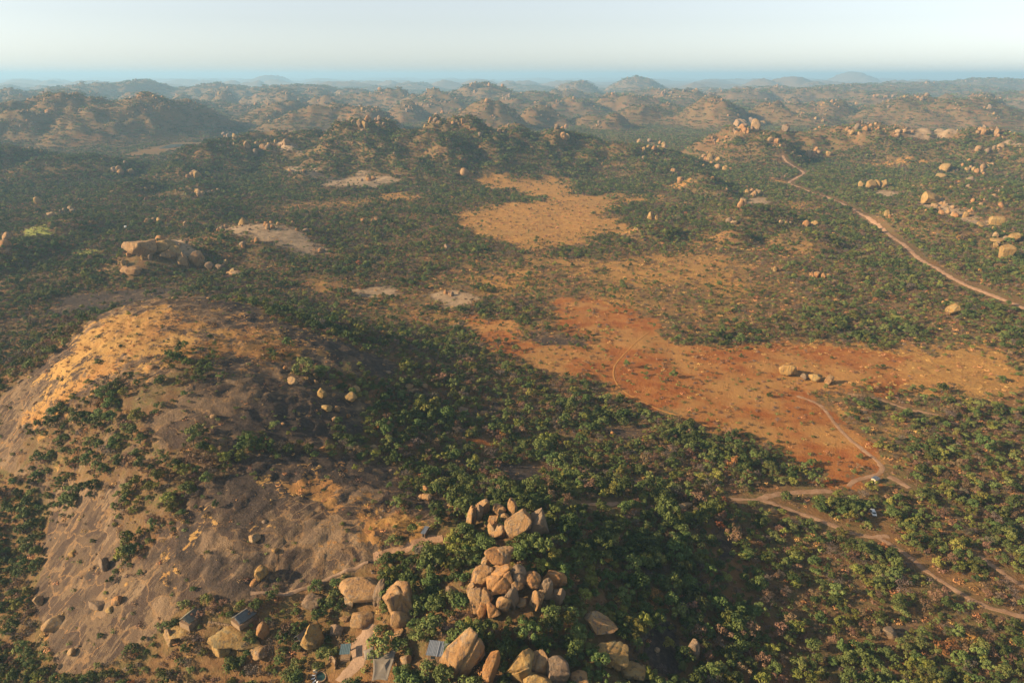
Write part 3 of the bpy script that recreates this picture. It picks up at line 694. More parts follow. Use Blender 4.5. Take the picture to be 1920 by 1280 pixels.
FG = [
 # boulders on the crown of the koppie
 (867, 951, 21, 24, 968, 0, 'g', 'small rounded tan boulder at the end of the upper cluster'),
 (884, 969, 18, 42, 988, 4, 'g', 'tall upright tan boulder split lengthwise in the upper cluster'),
 (899, 961, 15, 32, 986, 0, 'l', 'narrow darker boulder pressed against the tall split one'),
 (905, 948, 32, 27, 972, -25, 'g', 'pointed leaning boulder behind the tall split one'),
 (934, 953, 22, 20, 972, 0, 'g', 'squarish boulder in the gap of the upper cluster'),
 (941, 959, 15, 15, 976, 0, 'g', 'small rounded boulder below the squarish one in the upper cluster'),
 (961, 950, 18, 29, 976, 6, 'g', 'egg shaped boulder standing upright on the upper cluster'),
 (946, 968, 18, 15, 984, 10, 'g', 'small tilted boulder wedged below the upright egg'),
 (925, 972, 19, 19, 1003, 0, 'o', 'round orange boulder balanced on a smaller one'),
 (923, 991, 18, 27, 1003, 6, 'g', 'cracked pedestal boulder under the round orange one'),
 (936, 996, 23, 28, 1008, 35, 'g', 'slanting pale boulder beside the balanced round one'),
 (969, 981, 46, 54, 1002, 14, 'g', 'big wedge shaped boulder with dark water streaks in the upper cluster'),
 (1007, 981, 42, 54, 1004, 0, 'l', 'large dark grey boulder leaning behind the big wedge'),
 (800, 929, 18, 15, 936, 0, 'g', 'rounded boulder carrying a smaller one at the edge of dark rock'),
 (798, 915, 10, 10, 936, 0, 'o', 'little orange boulder perched on a rounded one'),
 (788, 931, 10, 11, 936, 0, 'g', 'small boulder leaning against the perched pair'),
 # main pile
 (949, 1033, 30, 25, 1075, -20, 'g', 'topmost knob of the main boulder pile'),
 (933, 1043, 48, 27, 1080, 8, 'o', 'flat orange cap boulder near the top of the main pile'),
 (912, 1053, 17, 17, 1084, 20, 'g', 'small boulder tucked under the flat orange cap'),
 (901, 1078, 34, 48, 1100, 28, 'g', 'long leaning slab on the sunny flank of the main pile'),
 (938, 1082, 58, 60, 1106, 12, 'o', 'broad smooth orange boulder in the middle of the main pile'),
 (968, 1073, 42, 48, 1098, -8, 'l', 'shaded bulky boulder behind the broad orange one'),  # its shade is painted in by the darker grey granite
 (900, 1119, 47, 43, 1136, 0, 'g', 'round tan boulder at the foot of the main pile'),
 (883, 1102, 14, 19, 1120, 20, 'g', 'thin flake of rock beside the round tan boulder'),
 (903, 1145, 17, 25, 1154, 6, 'o', 'upright egg of rock at the very foot of the pile'),
 (943, 1126, 27, 37, 1146, 5, 'g', 'blocky cracked boulder below the broad orange one'),
 (924, 1144, 27, 26, 1154, 15, 'o', 'tilted boulder next to the upright egg at the pile foot'),
 (969, 1092, 23, 20, 1118, 0, 'g', 'pale rounded boulder sitting on the shoulder of the pile'),
 (997, 1087, 34, 29, 1110, 0, 'o', 'rounded brown boulder above a green bush'),
 (1038, 1073, 46, 37, 1094, 0, 'o', 'large dome topped boulder standing apart on the shady side'),
 (960, 1114, 24, 39, 1138, -6, 'l', 'dark upright slab between blocky boulders'),
 (979, 1123, 20, 19, 1134, -25, 'g', 'small pale boulder with a sharp tip below the bush'),
 (1006, 1127, 25, 37, 1142, 4, 'g', 'pointed upright boulder at the shady foot of the pile'),
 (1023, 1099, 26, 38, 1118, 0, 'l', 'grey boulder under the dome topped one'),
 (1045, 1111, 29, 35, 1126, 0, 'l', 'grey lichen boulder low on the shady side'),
 (1127, 1163, 56, 39, 1176, 8, 'p', 'big pale rounded boulder alone among trees on the shady slope'),
 (845, 1106, 26, 19, 1113, 5, 'l', 'half hidden grey boulder among trees beside the main pile'),
 # group by the footpath
 (677, 1099, 82, 38, 1114, -3, 'g', 'wide flat topped boulder beside the footpath'),
 (656, 1126, 19, 26, 1134, -6, 'p', 'pale knob broken from the wide flat topped boulder'),
 (711, 1112, 20, 48, 1130, 12, 'l', 'thin upright slab beside the wide flat topped boulder'),
 (749, 1119, 60, 65, 1146, 16, 'g', 'huge faceted golden boulder leaning on a flatter one'),
 (753, 1153, 44, 36, 1164, 28, 'g', 'flat tilted boulder supporting the huge faceted one'),
 (680, 1158, 42, 28, 1166, 4, 'g', 'smooth loaf shaped boulder on bare earth'),
 (646, 1158, 20, 11, 1161, 0, 'g', 'low flat stone beside the loaf shaped boulder'),
 (619, 1120, 18, 16, 1126, 0, 'y', 'small yellowish block between the flat boulder and a grey one'),
 (587, 1124, 36, 28, 1133, -4, 'l', 'grey block with a bright edge above the tent trees'),
 (632, 1178, 24, 22, 1186, 0, 'l', 'shaded boulder on bare earth above the teal roof'),
 (744, 1182, 25, 17, 1189, -20, 'g', 'slanted stone poking from trees below the huge faceted boulder'),
 (732, 1060, 11, 11, 1064, 0, 'y', 'small stone among bushes by the footpath end'),
 (738, 1068, 11, 9, 1071, 0, 'p', 'small pale stone among bushes by the footpath end'),
 (755, 1056, 10, 10, 1060, 0, 'g', 'small brown stone among bushes by the footpath end'),
 (588, 1198, 40, 40, 1212, 18, 'y', 'rough pointed boulder sheltering a grey tent roof'),
 # bottom edge
 (866, 1220, 58, 88, 1254, 22, 'g', 'tall leaning slab beside the grey metal roofed house'),
 (892, 1215, 27, 34, 1240, 20, 'g', 'boulder wedged behind the tall leaning slab'),
 (920, 1252, 28, 62, 1276, 8, 'o', 'narrow standing rock behind the tall leaning slab'),
 (978, 1246, 52, 58, 1272, 30, 'y', 'slab leaning against a cracked block'),
 (1012, 1231, 42, 44, 1262, 5, 'g', 'cracked pale block topping a pile of rocks'),
 (1008, 1270, 50, 42, 1286, 0, 'y', 'smooth boulder under the cracked pale block'),
 (1047, 1256, 40, 46, 1276, -10, 'l', 'grey broken rock on the shaded end of the cracked block'),
 (1148, 1220, 60, 42, 1236, 8, 'y', 'broad mossy boulder half covered by bush'),
 (1187, 1252, 46, 32, 1264, 4, 'y', 'low mossy boulder near a dark rock sheet'),
 (1087, 1268, 34, 28, 1278, 0, 'g', 'rounded reddish boulder between mossy ones and the cracked block'),
 (855, 1276, 20, 14, 1281, -15, 'p', 'bright sharp rock under the tall leaning slab'),
 (760, 1237, 21, 20, 1243, 0, 'g', 'round boulder at the tip of the pale canvas roof'),
 (802, 1247, 14, 12, 1251, 0, 'p', 'small pinkish stone below the grey metal roofed house'),
 # on the steep flank of the dome
 (193, 1058, 22, 24, 1067, 0, 'l', 'brown upright boulder beside a dark thicket on the dome flank'),  # shade on this boulder put into the colour with darker granite
 (182, 1132, 34, 18, 1138, 10, 'l', 'flat brown boulder lying on the bare dome flank'),  # darker granite here also carries painted shade
 (218, 1122, 18, 17, 1129, 0, 'o', 'reddish pointed boulder next to the flat brown one'),
 (98, 1166, 34, 26, 1176, 0, 'p', 'pale pink boulder at the foot of the dome flank'),
 (490, 1071, 22, 26, 1084, 0, 'y', 'lumpy golden boulder standing on dark bare rock'),
 (477, 1008, 22, 17, 1013, 0, 'p', 'small pale hump of rock beside a hollow'),
 (134, 1222, 16, 14, 1227, 0, 'p', 'small pale stone low on the dome flank'),
 (72, 1122, 18, 18, 1132, 10, 'p', 'weathered pale stone at the edge of the forest'),
 # ledge in front of the tents
 (443, 1194, 90, 20, 1200, 10, 'y', 'long curved rock terrace below the second tent'),
 (345, 1185, 62, 13, 1189, 3, 'y', 'thin rock ledge below the first tent'),
 (415, 1213, 34, 26, 1220, 8, 'y', 'brown slab with a bright broken edge under the terrace'),
 (485, 1221, 32, 24, 1228, 0, 'p', 'broken pale rocks at the end of the terrace'),
 (318, 1196, 18, 28, 1206, -20, 'p', 'slim pale rock hanging below the first ledge'),
 (493, 1182, 22, 30, 1194, 10, 'o', 'pinkish rounded rock at the trees beside the second tent'),
 # right shoulder of the dome
 (603, 737, 16, 18, 743, 0, 'y', 'smooth egg shaped boulder on the dome shoulder'),
 (657, 746, 22, 20, 752, 20, 'y', 'large rounded boulder lying among dome bushes'),
 (664, 730, 20, 14, 735, 0, 'y', 'rounded boulder behind another among dome bushes'),
 (548, 713, 19, 15, 718, 0, 'p', 'chipped pale boulder at the edge of dry grass'),
 (592, 703, 9, 12, 708, 0, 'g', 'small round boulder above the smooth egg'),
 (593, 716, 8, 8, 719, 15, 'g', 'small sharp stone between the smooth egg and bushes'),
 (535, 690, 8, 8, 693, 0, 'o', 'small reddish stone above the chipped pale one'),
 (592, 687, 8, 7, 690, 0, 'g', 'small stone highest on the dome shoulder'),
 (612, 762, 20, 13, 767, 10, 'y', 'rough broken rock below the smooth egg'),
 (633, 767, 10, 13, 772, 0, 'g', 'small upright stone at the end of the broken rock'),
 (653, 779, 7, 8, 782, 0, 'o', 'small orange pebble stone below dome bushes'),
 (628, 785, 10, 10, 789, 0, 'g', 'small stone on the dark sheet below the broken rock'),
 (720, 792, 24, 13, 797, 5, 'o', 'flat reddish boulder at the forest edge'),
 (700, 836, 20, 10, 840, 0, 'p', 'pale flat topped rock at the edge of the dark rock sheet'),
 (708, 846, 11, 9, 849, 0, 'p', 'small pale block under the flat topped rock'),
 (605, 839, 16, 10, 843, 0, 'o', 'low reddish rock beside shrubs above the dark rock sheet'),
 (768, 722, 14, 9, 726, 0, 'p', 'pale boulder rising from the forest on the dome foot'),
 (773, 730, 22, 7, 733, 0, 'p', 'low pale rock under the forest boulder'),
 (795, 722, 13, 9, 726, 0, 'g', 'tan boulder rising from the forest beside a pale one'),
 (908, 774, 15, 10, 778, 0, 'g', 'tan boulder in the forest near a dark clearing'),
 (868, 767, 22, 10, 771, 0, 'l', 'cluster of low brown rock in the forest'),
 # valley
 (1477, 693, 31, 25, 702, 0, 'y', 'bright yellow dome of rock alone in the red clearing'),
 (1530, 706, 23, 17, 713, 0, 'y', 'rounded tan rock beside the bright yellow dome'),
 (1555, 712, 18, 18, 719, 5, 'g', 'brown rock at the end of the lone rocks'),
 (1509, 705, 14, 12, 711, 0, 'l', 'small grey rock between the lone rocks'),
 (1283, 946, 30, 14, 951, -15, 'p', 'pale slanting rock alone in the shaded forest'),
 (1299, 1221, 22, 38, 1234, 0, 'l', 'grey jagged rock standing in the dark forest'),
 (1668, 1183, 28, 22, 1191, 20, 'l', 'grey slab breaking through the valley bush'),
 (1785, 580, 22, 22, 588, 0, 'y', 'tan rock stack in bush below the gravel road'),
 (1770, 568, 9, 8, 571, 0, 'y', 'small tan rock beside the stack below the gravel road'),
 (1614, 347, 10, 14, 352, 0, 'y', 'small pillar at the end of the yellow rocks by the road'),
 (1633, 348, 17, 20, 356, 10, 'y', 'leaning yellow boulder in the row by the road'),
 (1645, 347, 16, 19, 355, 0, 'y', 'middle yellow boulder in the row by the road'),
 (1657, 346, 13, 19, 354, 0, 'y', 'upright yellow boulder closing the row by the road'),
 (1866, 414, 24, 18, 421, -10, 'y', 'large honey coloured boulder on the rocky hillside'),
 (1838, 421, 12, 10, 425, 0, 'y', 'small honey coloured boulder beside a large one on the hillside'),
 (1902, 446, 21, 18, 453, 0, 'y', 'round honey coloured boulder above a taller one'),
 (1888, 474, 24, 27, 484, 0, 'y', 'tall honey coloured boulder lowest on the rocky hillside'),
 (1867, 460, 11, 11, 464, 0, 'y', 'small boulder next to the tall honey coloured one'),
 (1872, 449, 26, 8, 452, 0, 'y', 'flat rock between the round and tall honey boulders'),
 (1748, 372, 32, 20, 380, 8, 'y', 'big domed outcrop above the gravel road'),
 (1773, 315, 22, 14, 320, -20, 'y', 'slanting outcrop high on the far hillside'),
 (1764, 330, 22, 10, 334, 0, 'y', 'low outcrop under the slanting one on the far hillside'),
 (1220, 406, 12, 16, 412, 0, 'y', 'pale upright boulder at the edge of the yellow clearing'),
 (1232, 410, 8, 14, 416, 0, 'y', 'narrow upright boulder beside a pale one at the yellow clearing'),
 # cliffs of the whaleback beyond the dome
 (262, 466, 60, 29, 474, 0, 'g', 'smooth rounded whaleback rock beyond the dome'),
 (308, 456, 30, 22, 470, 10, 'y', 'sunlit cliff block on top of the whaleback'),  # sunlight put into the colour: lighter honey tint than the shaded block
 (328, 464, 30, 24, 480, 15, 'y', 'sunlit overhanging cliff block of the whaleback'),  # honey tint paints in the sunlit look of this block
 (318, 478, 32, 22, 486, 10, 'g', 'shaded brown cliff block under the overhang'),
 (344, 488, 18, 28, 498, 5, 'g', 'rounded cliff foot beside the grooved block'),
 (367, 486, 24, 32, 500, 8, 'g', 'grooved block standing at the end of the whaleback cliff'),
 (231, 492, 9, 14, 500, 0, 'y', 'bright yellow pillar in the rocks below the whaleback'),
 (233, 506, 14, 14, 512, 0, 'g', 'brown rock under the bright yellow pillar'),
 (252, 506, 28, 14, 512, 0, 'g', 'wide brown rock beside the bright yellow pillar'),
 (241, 478, 8, 9, 482, 0, 'o', 'small reddish rock above the bright yellow pillar'),
 (266, 482, 6, 9, 486, 0, 'y', 'small lone rock in bush below the whaleback'),
 (393, 497, 14, 16, 505, 0, 'l', 'rounded grey rock past the whaleback cliff'),
 (411, 500, 12, 12, 506, 0, 'l', 'second grey rock past the whaleback cliff'),
 (423, 490, 8, 13, 497, 12, 'y', 'bright leaning finger of rock past the whaleback cliff'),
 (437, 506, 12, 10, 511, 0, 'y', 'bright cap rock on a low pink ledge'),
 (440, 511, 34, 8, 514, 0, 'p', 'low pink ledge under the bright cap rock'),
]
MATS = {'g': M_GRAN, 'o': granite('orange_granite', (1.05, 0.92, 0.80)), 'l': M_GREY, 'p': M_PALE, 'y': M_YEL}
for i, (px, py, w, h, base, tilt, mk, lab) in enumerate(FG):
    big = w * h
    place_boulder(px, py, w, h, 1000 + i * 13, MATS[mk], base, tilt, lab, level=5 if big > 1800 else 4 if big > 250 else 3, depth=0.9 if w < 1.6 * h else 0.7, angular=[0.9, 0.4, 0.7, 1.0][i % 4])

# clumps of boulders on the koppies farther off: middle, spread, how many, size in pixels, where
CL = [
 (1885, 455, 60, 44, 9, 9, 'rocky hillside round the honey coloured boulders'), (1755, 388, 76, 26, 9, 9, 'slope round the big domed outcrop'), (1845, 360, 80, 40, 9, 8, 'rocky hillside between outcrop and crest'),
 (1660, 402, 30, 10, 4, 10, 'small clump below the yellow rocks by the road'), (1830, 310, 60, 24, 8, 8, 'hillside high above the gravel road'), (1800, 395, 50, 20, 7, 9, 'slope below the big domed outcrop'), (1840, 325, 30, 10, 4, 9, 'slope under the far hillside crest'),
 (1375, 413, 26, 12, 4, 12, 'low koppie past the yellow clearing'), (1400, 236, 60, 24, 12, 13, 'tall rocky koppie beside the far end of the road'), (1478, 240, 16, 12, 3, 10, 'small crag next to the tall rocky koppie'), (1450, 265, 22, 12, 4, 10, 'spur below the tall rocky koppie'),
 (1535, 288, 44, 14, 7, 11, 'crag facing the road bend'), (1325, 300, 44, 26, 10, 10, 'steep koppie left of the road bend'), (1355, 316, 36, 8, 5, 10, 'shelf under the steep koppie'), (1345, 335, 18, 8, 3, 8, 'foot of the steep koppie'),
 (1412, 362, 50, 14, 8, 9, 'bushy koppie before the road bend'), (1392, 382, 12, 10, 2, 12, 'lower end of the bushy koppie'), (1520, 422, 24, 10, 3, 13, 'low rocks beside the straight road'), (1482, 416, 40, 8, 4, 8, 'low ridge of rocks before the straight road'),
 (1465, 503, 36, 7, 5, 8, 'line of rocks in open bush'), (1540, 516, 36, 10, 6, 9, 'broken outcrop in open bush'), (838, 463, 14, 12, 4, 9, 'lone outcrop in thick bush'), (692, 412, 40, 8, 5, 9, 'low outcrop at the olive clearing'),
 (505, 270, 100, 16, 9, 10, 'crest of the wooded ridge above the pond'), (430, 255, 60, 14, 7, 9, 'end of the wooded ridge above the pond'), (695, 230, 70, 20, 12, 9, 'summit of the wooded ridge'), (815, 228, 24, 10, 4, 8, 'saddle of the wooded ridge'),
 (862, 232, 30, 10, 5, 8, 'rounded top next to the ridge summit'), (1045, 240, 36, 10, 5, 8, 'shoulder of the wooded ridge'), (1060, 258, 14, 10, 4, 9, 'crag below the ridge shoulder'), (1222, 270, 70, 20, 12, 8, 'rock field before the ridge end'),
 (1128, 304, 4, 10, 2, 6, 'balanced pair on the plain'), (955, 304, 8, 8, 2, 6, 'tiny outcrop by a pale strip of grass'), (235, 318, 40, 26, 8, 11, 'rocky hillock in the shaded valley'), (190, 337, 18, 10, 3, 10, 'low rocks before the rocky hillock'),
 (362, 325, 28, 18, 5, 11, 'cone of rocks below the ridge'), (278, 352, 18, 8, 3, 9, 'low rocks behind the rocky hillock'), (120, 400, 56, 18, 7, 11, 'ledge above the green field'), (70, 377, 6, 8, 1, 11, 'valley bush, standing alone'),
 (14, 446, 24, 16, 3, 14, 'bluff beside the green field'), (290, 412, 56, 10, 6, 9, 'rocks above the whaleback'), (345, 419, 6, 8, 1, 11, 'bush behind the whaleback, standing alone'), (385, 360, 50, 14, 7, 9, 'low crag below the cone of rocks'),
 (560, 320, 40, 8, 4, 8, 'pale rock sheet below the ridge'), (690, 336, 40, 8, 4, 8, 'long rock sheet below the ridge'), (840, 552, 60, 10, 6, 7, 'scoured rock patch in the dome shadow'), (600, 470, 24, 6, 4, 8, 'foot of the long bare whaleback'),
 (1600, 245, 80, 16, 7, 8, 'bare hill beyond the road'), (1700, 250, 60, 14, 6, 8, 'pale shelves on the bare hill'), (1850, 245, 70, 16, 8, 8, 'hilltop above the far slope'), (1130, 812, 60, 10, 4, 9, 'dark rock sheet in the forest'), (650, 720, 40, 12, 3, 7, 'dark flank of the dome'),
]
cr = random.Random(5)
proto = {}
def proto_mesh(k, mk):
    if (k, mk) not in proto:
        proto[(k, mk)] = boulder_mesh('boulder', 7000 + k * 7 + ord(mk), 3, 6, [0.9, 0.4, 0.7, 1.0][k % 4], MATS[mk])
    return proto[(k, mk)]
field = []
todo = []
for (cx, cy, sw, sh, n, size, where) in CL:
    for k in range(n):
        a = cr.uniform(0, 2 * math.pi); q = math.sqrt(cr.random()) * 0.5
        w = size * cr.uniform(0.5, 1.3)
        todo.append((w, cx + math.cos(a) * q * sw, cy + math.sin(a) * q * sh, w * cr.uniform(0.7, 1.35), n, where, k))
todo.sort(key=lambda t: (t[6] > 0, -t[0]))
for j, (w, px, py, h, n, where, k) in enumerate(todo):
    mk = cr.choice('gyylpo')
    o = place_boulder(px, py, w, h, 0, None, py + 0.30 * h, cr.uniform(-25, 25), ('weathered granite boulder, ' if n > 1 else 'weathered granite boulder in ') + where, 'boulders: ' + where if n > 1 else None, mesh=proto_mesh(cr.randrange(6), mk), depth=0.9)
    o.rotation_euler.z = cr.uniform(0, 6.28)
    if j >= 160:
        field.append((tuple(o.location), tuple(o.scale), o.rotation_euler.z)); bpy.data.objects.remove(o)

# ------------------------------------------------------------------ lodge buildings, van, pool
def paint(name, c, rough=0.7, spec=0.3, var=0.25, scale=1.5, metal=0.0):
    m, nt, b = new_mat(name, rough, spec)
    b.inputs['Metallic'].default_value = metal
    n = noise(nt, objco(nt), scale, 5, 0.65); n2 = noise(nt, objco(nt), scale * 6, 3, 0.6)
    o = mixc(nt, ramp(nt, n, 0.35, 0.68), c, tuple(q * (1 - var) for q in c))
    o = mixc(nt, ramp(nt, n2, 0.58, 0.75, 0, 0.5), o, tuple(q * (1 - 1.6 * var) + 0.01 for q in c))
    nt.links.new(o, b.inputs['Base Color'])
    return m
M_CANVAS = paint('olive_canvas', (0.18, 0.17, 0.13)); M_CANVAS2 = paint('slate_canvas', (0.115, 0.122, 0.125)); M_CREAM = paint('cream_canvas', (0.52, 0.42, 0.28))
M_SAIL = paint('pale_sail_canvas', (0.20, 0.17, 0.135), 0.8, 0.1, 0.12, 0.4); M_WOOD = paint('weathered_timber', (0.22, 0.14, 0.085)); M_STONE = paint('rough_masonry', (0.30, 0.205, 0.125), 0.95, 0.05, 0.4, 2.0)
M_ZINC = paint('grey_roof_sheet', (0.27, 0.29, 0.32), 0.5, 0.4, 0.2, 0.8, 0.3); M_TEAL = paint('teal_roof_sheet', (0.12, 0.18, 0.195), 0.6, 0.3); M_DARK = paint('dark_opening', (0.03, 0.025, 0.02), 0.9, 0.1)
M_WHITE = paint('white_paint', (0.80, 0.80, 0.78), 0.35, 0.5, 0.06); M_GLASS = paint('dark_window_glass', (0.03, 0.04, 0.05), 0.08, 0.6, 0.1); M_RUBBER = paint('tyre_rubber', (0.02, 0.02, 0.02), 0.9, 0.1); M_STEEL = paint('steel', (0.45, 0.46, 0.47), 0.4, 0.5, 0.1, 2, 0.6)
M_LAMP = paint('lamp_glass', (0.7, 0.7, 0.66), 0.15, 0.5, 0.05); M_POOLW = paint('green_pool_water', (0.02, 0.055, 0.045), 0.05, 0.5, 0.2); M_NAVY = paint('dark_blue_roof_sheet', (0.07, 0.09, 0.13), 0.5, 0.4)

def poly_obj(name, verts, faces, mat, parent=None, smooth=False, thick=0.0, bevel=0.0):
    me = bpy.data.meshes.new(name); me.from_pydata([tuple(v) for v in verts], [], faces); me.materials.append(mat)
    bm = bmesh.new(); bm.from_mesh(me)
    if thick:
        r = bmesh.ops.solidify(bm, geom=bm.faces[:], thickness=thick)
    if bevel:
        bmesh.ops.bevel(bm, geom=bm.edges[:], offset=bevel, segments=1, affect='EDGES')
    bmesh.ops.recalc_face_normals(bm, faces=bm.faces[:])
    bm.to_mesh(me); bm.free()
    if smooth:
        for p in me.polygons: p.use_smooth = True
    o = bpy.data.objects.new(name, me); C.objects.link(o)
    if parent: o.parent = parent
    return o
def box(name, c, s, mat, parent=None, bevel=0.02, rz=0.0):
    v = []
    for dz in (-1, 1):
        for dx, dy in ((-1, -1), (1, -1), (1, 1), (-1, 1)):
            X, Y = dx * s[0] / 2, dy * s[1] / 2
            v.append((c[0] + X * math.cos(rz) - Y * math.sin(rz), c[1] + X * math.sin(rz) + Y * math.cos(rz), c[2] + dz * s[2] / 2))
    return poly_obj(name, v, [(3, 2, 1, 0), (4, 5, 6, 7), (0, 1, 5, 4), (1, 2, 6, 5), (2, 3, 7, 6), (3, 0, 4, 7)], mat, parent, bevel=bevel)
def cyl(name, p, q, r0, r1, mat, parent=None, n=10):
    v, f = [], []
    tube(v, f, p, q, r0, r1, n); f.append(tuple(range(n))[::-1]); f.append(tuple(range(n, 2 * n)))
    return poly_obj(name, v, f, mat, parent)
def thing(name, label, cat, P, rz=0.0, group=None):
    e = bpy.data.objects.new(name, None); C.objects.link(e); e.location = P; e.rotation_euler = (0, 0, rz)
    e['label'] = label; e['category'] = cat
    if group: e['group'] = group
    return e
def tube(verts, faces, p, q, r0, r1, n=5):
    p = np.array(p, float); q = np.array(q, float); d = q - p; d /= np.linalg.norm(d)
    u = np.cross(d, [0.3, 0.5, 0.8]); u /= np.linalg.norm(u); w = np.cross(d, u)
    i0 = len(verts)
    for c, r in ((p, r0), (q, r1)):
        for k in range(n):
            a = 2 * math.pi * k / n
            verts.append(tuple(c + r * (math.cos(a) * u + math.sin(a) * w)))
    for k in range(n):
        faces.append((i0 + k, i0 + (k + 1) % n, i0 + n + (k + 1) % n, i0 + n + k))

SITES = []
def seat(px, py, r, dz=0.0):
    P = gp(px, py)
    xs = [float(hs(P[0] + a, P[1] + b)) for a in (-r, 0, r) for b in (-r, 0, r)]
    SITES.append((P[0], P[1], r))
    zm = 0.55 * max(xs) + 0.45 * float(np.mean(xs))
    return Vector((P[0], P[1], zm + dz)), zm - min(xs) + 0.8

def gabled_tent(px, py, rz, W, L, H, mat, label, s=0.74):
    P, drop = seat(px, py, 0.30 * L * s, 0.2)
    t = thing('safari_tent', label, 'tent', P, rz); t.scale = (s, s, s)
    hw, hl = W / 2, L / 2
    box('platform', (0, -0.4, -drop / 2), (W + 0.9, L + 1.6, drop), M_STONE, t, 0.06)
    box('deck', (0, -hl - 0.35, 0.06), (W + 0.6, 1.4, 0.1), M_WOOD, t)
    # fly roof: two sagging slopes with overhang
    for sx in (-1, 1):
        v, f = [], []
        for i in range(9):
            yy = -hl - 0.9 + (L + 1.5) * i / 8
            for j in range(6):
                q = j / 5
                sag = -0.16 * math.sin(math.pi * q) - 0.10 * math.sin(math.pi * i / 8) * (1 - q)
                v.append((sx * q * (hw + 0.55), yy, H + (0.95 - H) * q * 1.02 + sag))
        for i in range(8):
            for j in range(5): f.append((i * 6 + j, i * 6 + j + 1, i * 6 + j + 7, i * 6 + j + 6))
        poly_obj('roof_slope', v, f, mat, t, True, 0.05)
        box('eave_beam', (sx * (hw + 0.42), 0, 0.9), (0.09, L + 1.4, 0.09), M_CREAM, t, 0.0)
        box('side_wall', (sx * (hw - 0.45), 0.1, 0.65), (0.08, L - 0.5, 1.35), mat, t, 0.0)
        for yy in (-hl - 0.7, hl * 0.1, hl):
            cyl('post', (sx * (hw + 0.3), yy, -0.2), (sx * (hw + 0.3), yy, 1.25), 0.06, 0.06, M_WOOD, t, 8)
    for yy in (-hl + 0.1, hl - 0.3):
        poly_obj('gable_wall', [(-hw + 0.5, yy, 0.1), (hw - 0.5, yy, 0.1), (hw - 0.5, yy, 1.2), (0, yy, H - 0.3), (-hw + 0.5, yy, 1.2)], [(0, 1, 2, 3, 4)], mat, t, False, 0.06)
    d = box('door', (0, -hl + 0.03, 1.0), (1.3, 0.05, 1.75), M_DARK, t, 0.0)  # dark panel painting the shade inside the open tent front
    cyl('ridge_pole', (0, -hl - 1.1, H - 0.03), (0, hl + 0.7, H - 0.03), 0.06, 0.06, M_WOOD, t, 8)
    return t
gabled_tent(362, 1160, math.radians(-25), 4.8, 6.6, 3.3, M_CANVAS, 'gabled tent with olive canvas roof on the thin rock ledge')
gabled_tent(459, 1159, math.radians(-36), 5.2, 6.6, 3.4, M_CANVAS2, 'gabled tent with slate grey roof above the curved rock terrace')
gabled_tent(570, 1196, math.radians(-36), 3.2, 4.6, 3.0, M_CANVAS2, 'small grey roofed tent half hidden by a rough pointed boulder')

def ribbed_roof(name, x0, x1, ya, za, yb, zb, mat, parent, rib=0.42):
    o = poly_obj(name, [(x0, ya, za), (x1, ya, za), (x1, yb, zb), (x0, yb, zb)], [(0, 1, 2, 3)], mat, parent, thick=0.06)
    n = int((x1 - x0) / rib)
    for k in range(n + 1):
        xx = x0 + (x1 - x0) * k / n
        v = [(xx - 0.04, ya, za + 0.004), (xx + 0.04, ya, za + 0.004), (xx + 0.04, yb, zb + 0.004), (xx - 0.04, yb, zb + 0.004), (xx, ya, za + 0.07), (xx, yb, zb + 0.07)]
        poly_obj('rib', v, [(0, 4, 5, 3), (4, 1, 2, 5), (0, 1, 4), (3, 5, 2)], mat, o)
    return o
# grey metal roofed house
P, drop = seat(823, 1232, 3.0, 0.1)
t = thing('lodge_house', 'low house with grey metal sheet roof beside the tall leaning slab', 'house', P, math.radians(-7))
box('foundation', (0, 0, -drop / 2), (5.6, 4.6, drop), M_STONE, t)
for nm, c, s in (('wall', (0, -1.95, 1.15), (5.2, 0.22, 2.3)), ('wall', (0, 1.95, 1.25), (5.2, 0.22, 2.5)), ('wall', (-2.5, 0, 1.15), (0.22, 3.68, 2.3)), ('wall', (2.5, 0, 1.15), (0.22, 3.68, 2.3))):
    box(nm, c, s, M_STONE, t)
d = box('door', (0.6, -2.09, 0.95), (0.95, 0.06, 1.9), M_WOOD, t, 0.0); box('handle', (0.95, -2.14, 0.95), (0.05, 0.05, 0.2), M_STEEL, d, 0.0)
w = box('window', (-1.2, -2.09, 1.3), (1.1, 0.05, 0.9), M_GLASS, t, 0.0); box('sill', (-1.2, -2.14, 0.8), (1.3, 0.14, 0.08), M_WOOD, w, 0.0)
ribbed_roof('roof_panel', -2.95, 0.0, -2.5, 2.45, 2.3, 3.05, M_ZINC, t); ribbed_roof('roof_panel', 0.10, 2.95, -2.5, 2.40, 2.3, 3.0, M_ZINC, t)
box('ridge_strip', (0.05, -0.1, 2.84), (0.26, 4.7, 0.05), M_STEEL, t, 0.0).rotation_euler = (math.atan2(0.6, 4.8), 0, 0)
# teal lean-to
P, drop = seat(649, 1231, 1.8, 0.1)
t = thing('roofed_shelter', 'small shelter with flat teal roof beside the sandy yard', 'shelter', P, math.radians(4))
box('floor_slab', (0, 0, -drop / 2), (2.8, 3.4, drop), M_STONE, t)
ribbed_roof('roof_panel', -1.45, 1.45, -1.8, 2.2, 1.8, 2.55, M_TEAL, t)
for a in (-1.2, 1.2):
    for b2, hh in ((-1.5, 2.16), (1.5, 2.44)): cyl('post', (a, b2, -0.2), (a, b2, hh), 0.07, 0.07, M_WOOD, t, 8)
box('back_wall', (0, 1.4, 1.1), (2.3, 0.12, 2.2), M_WOOD, t)
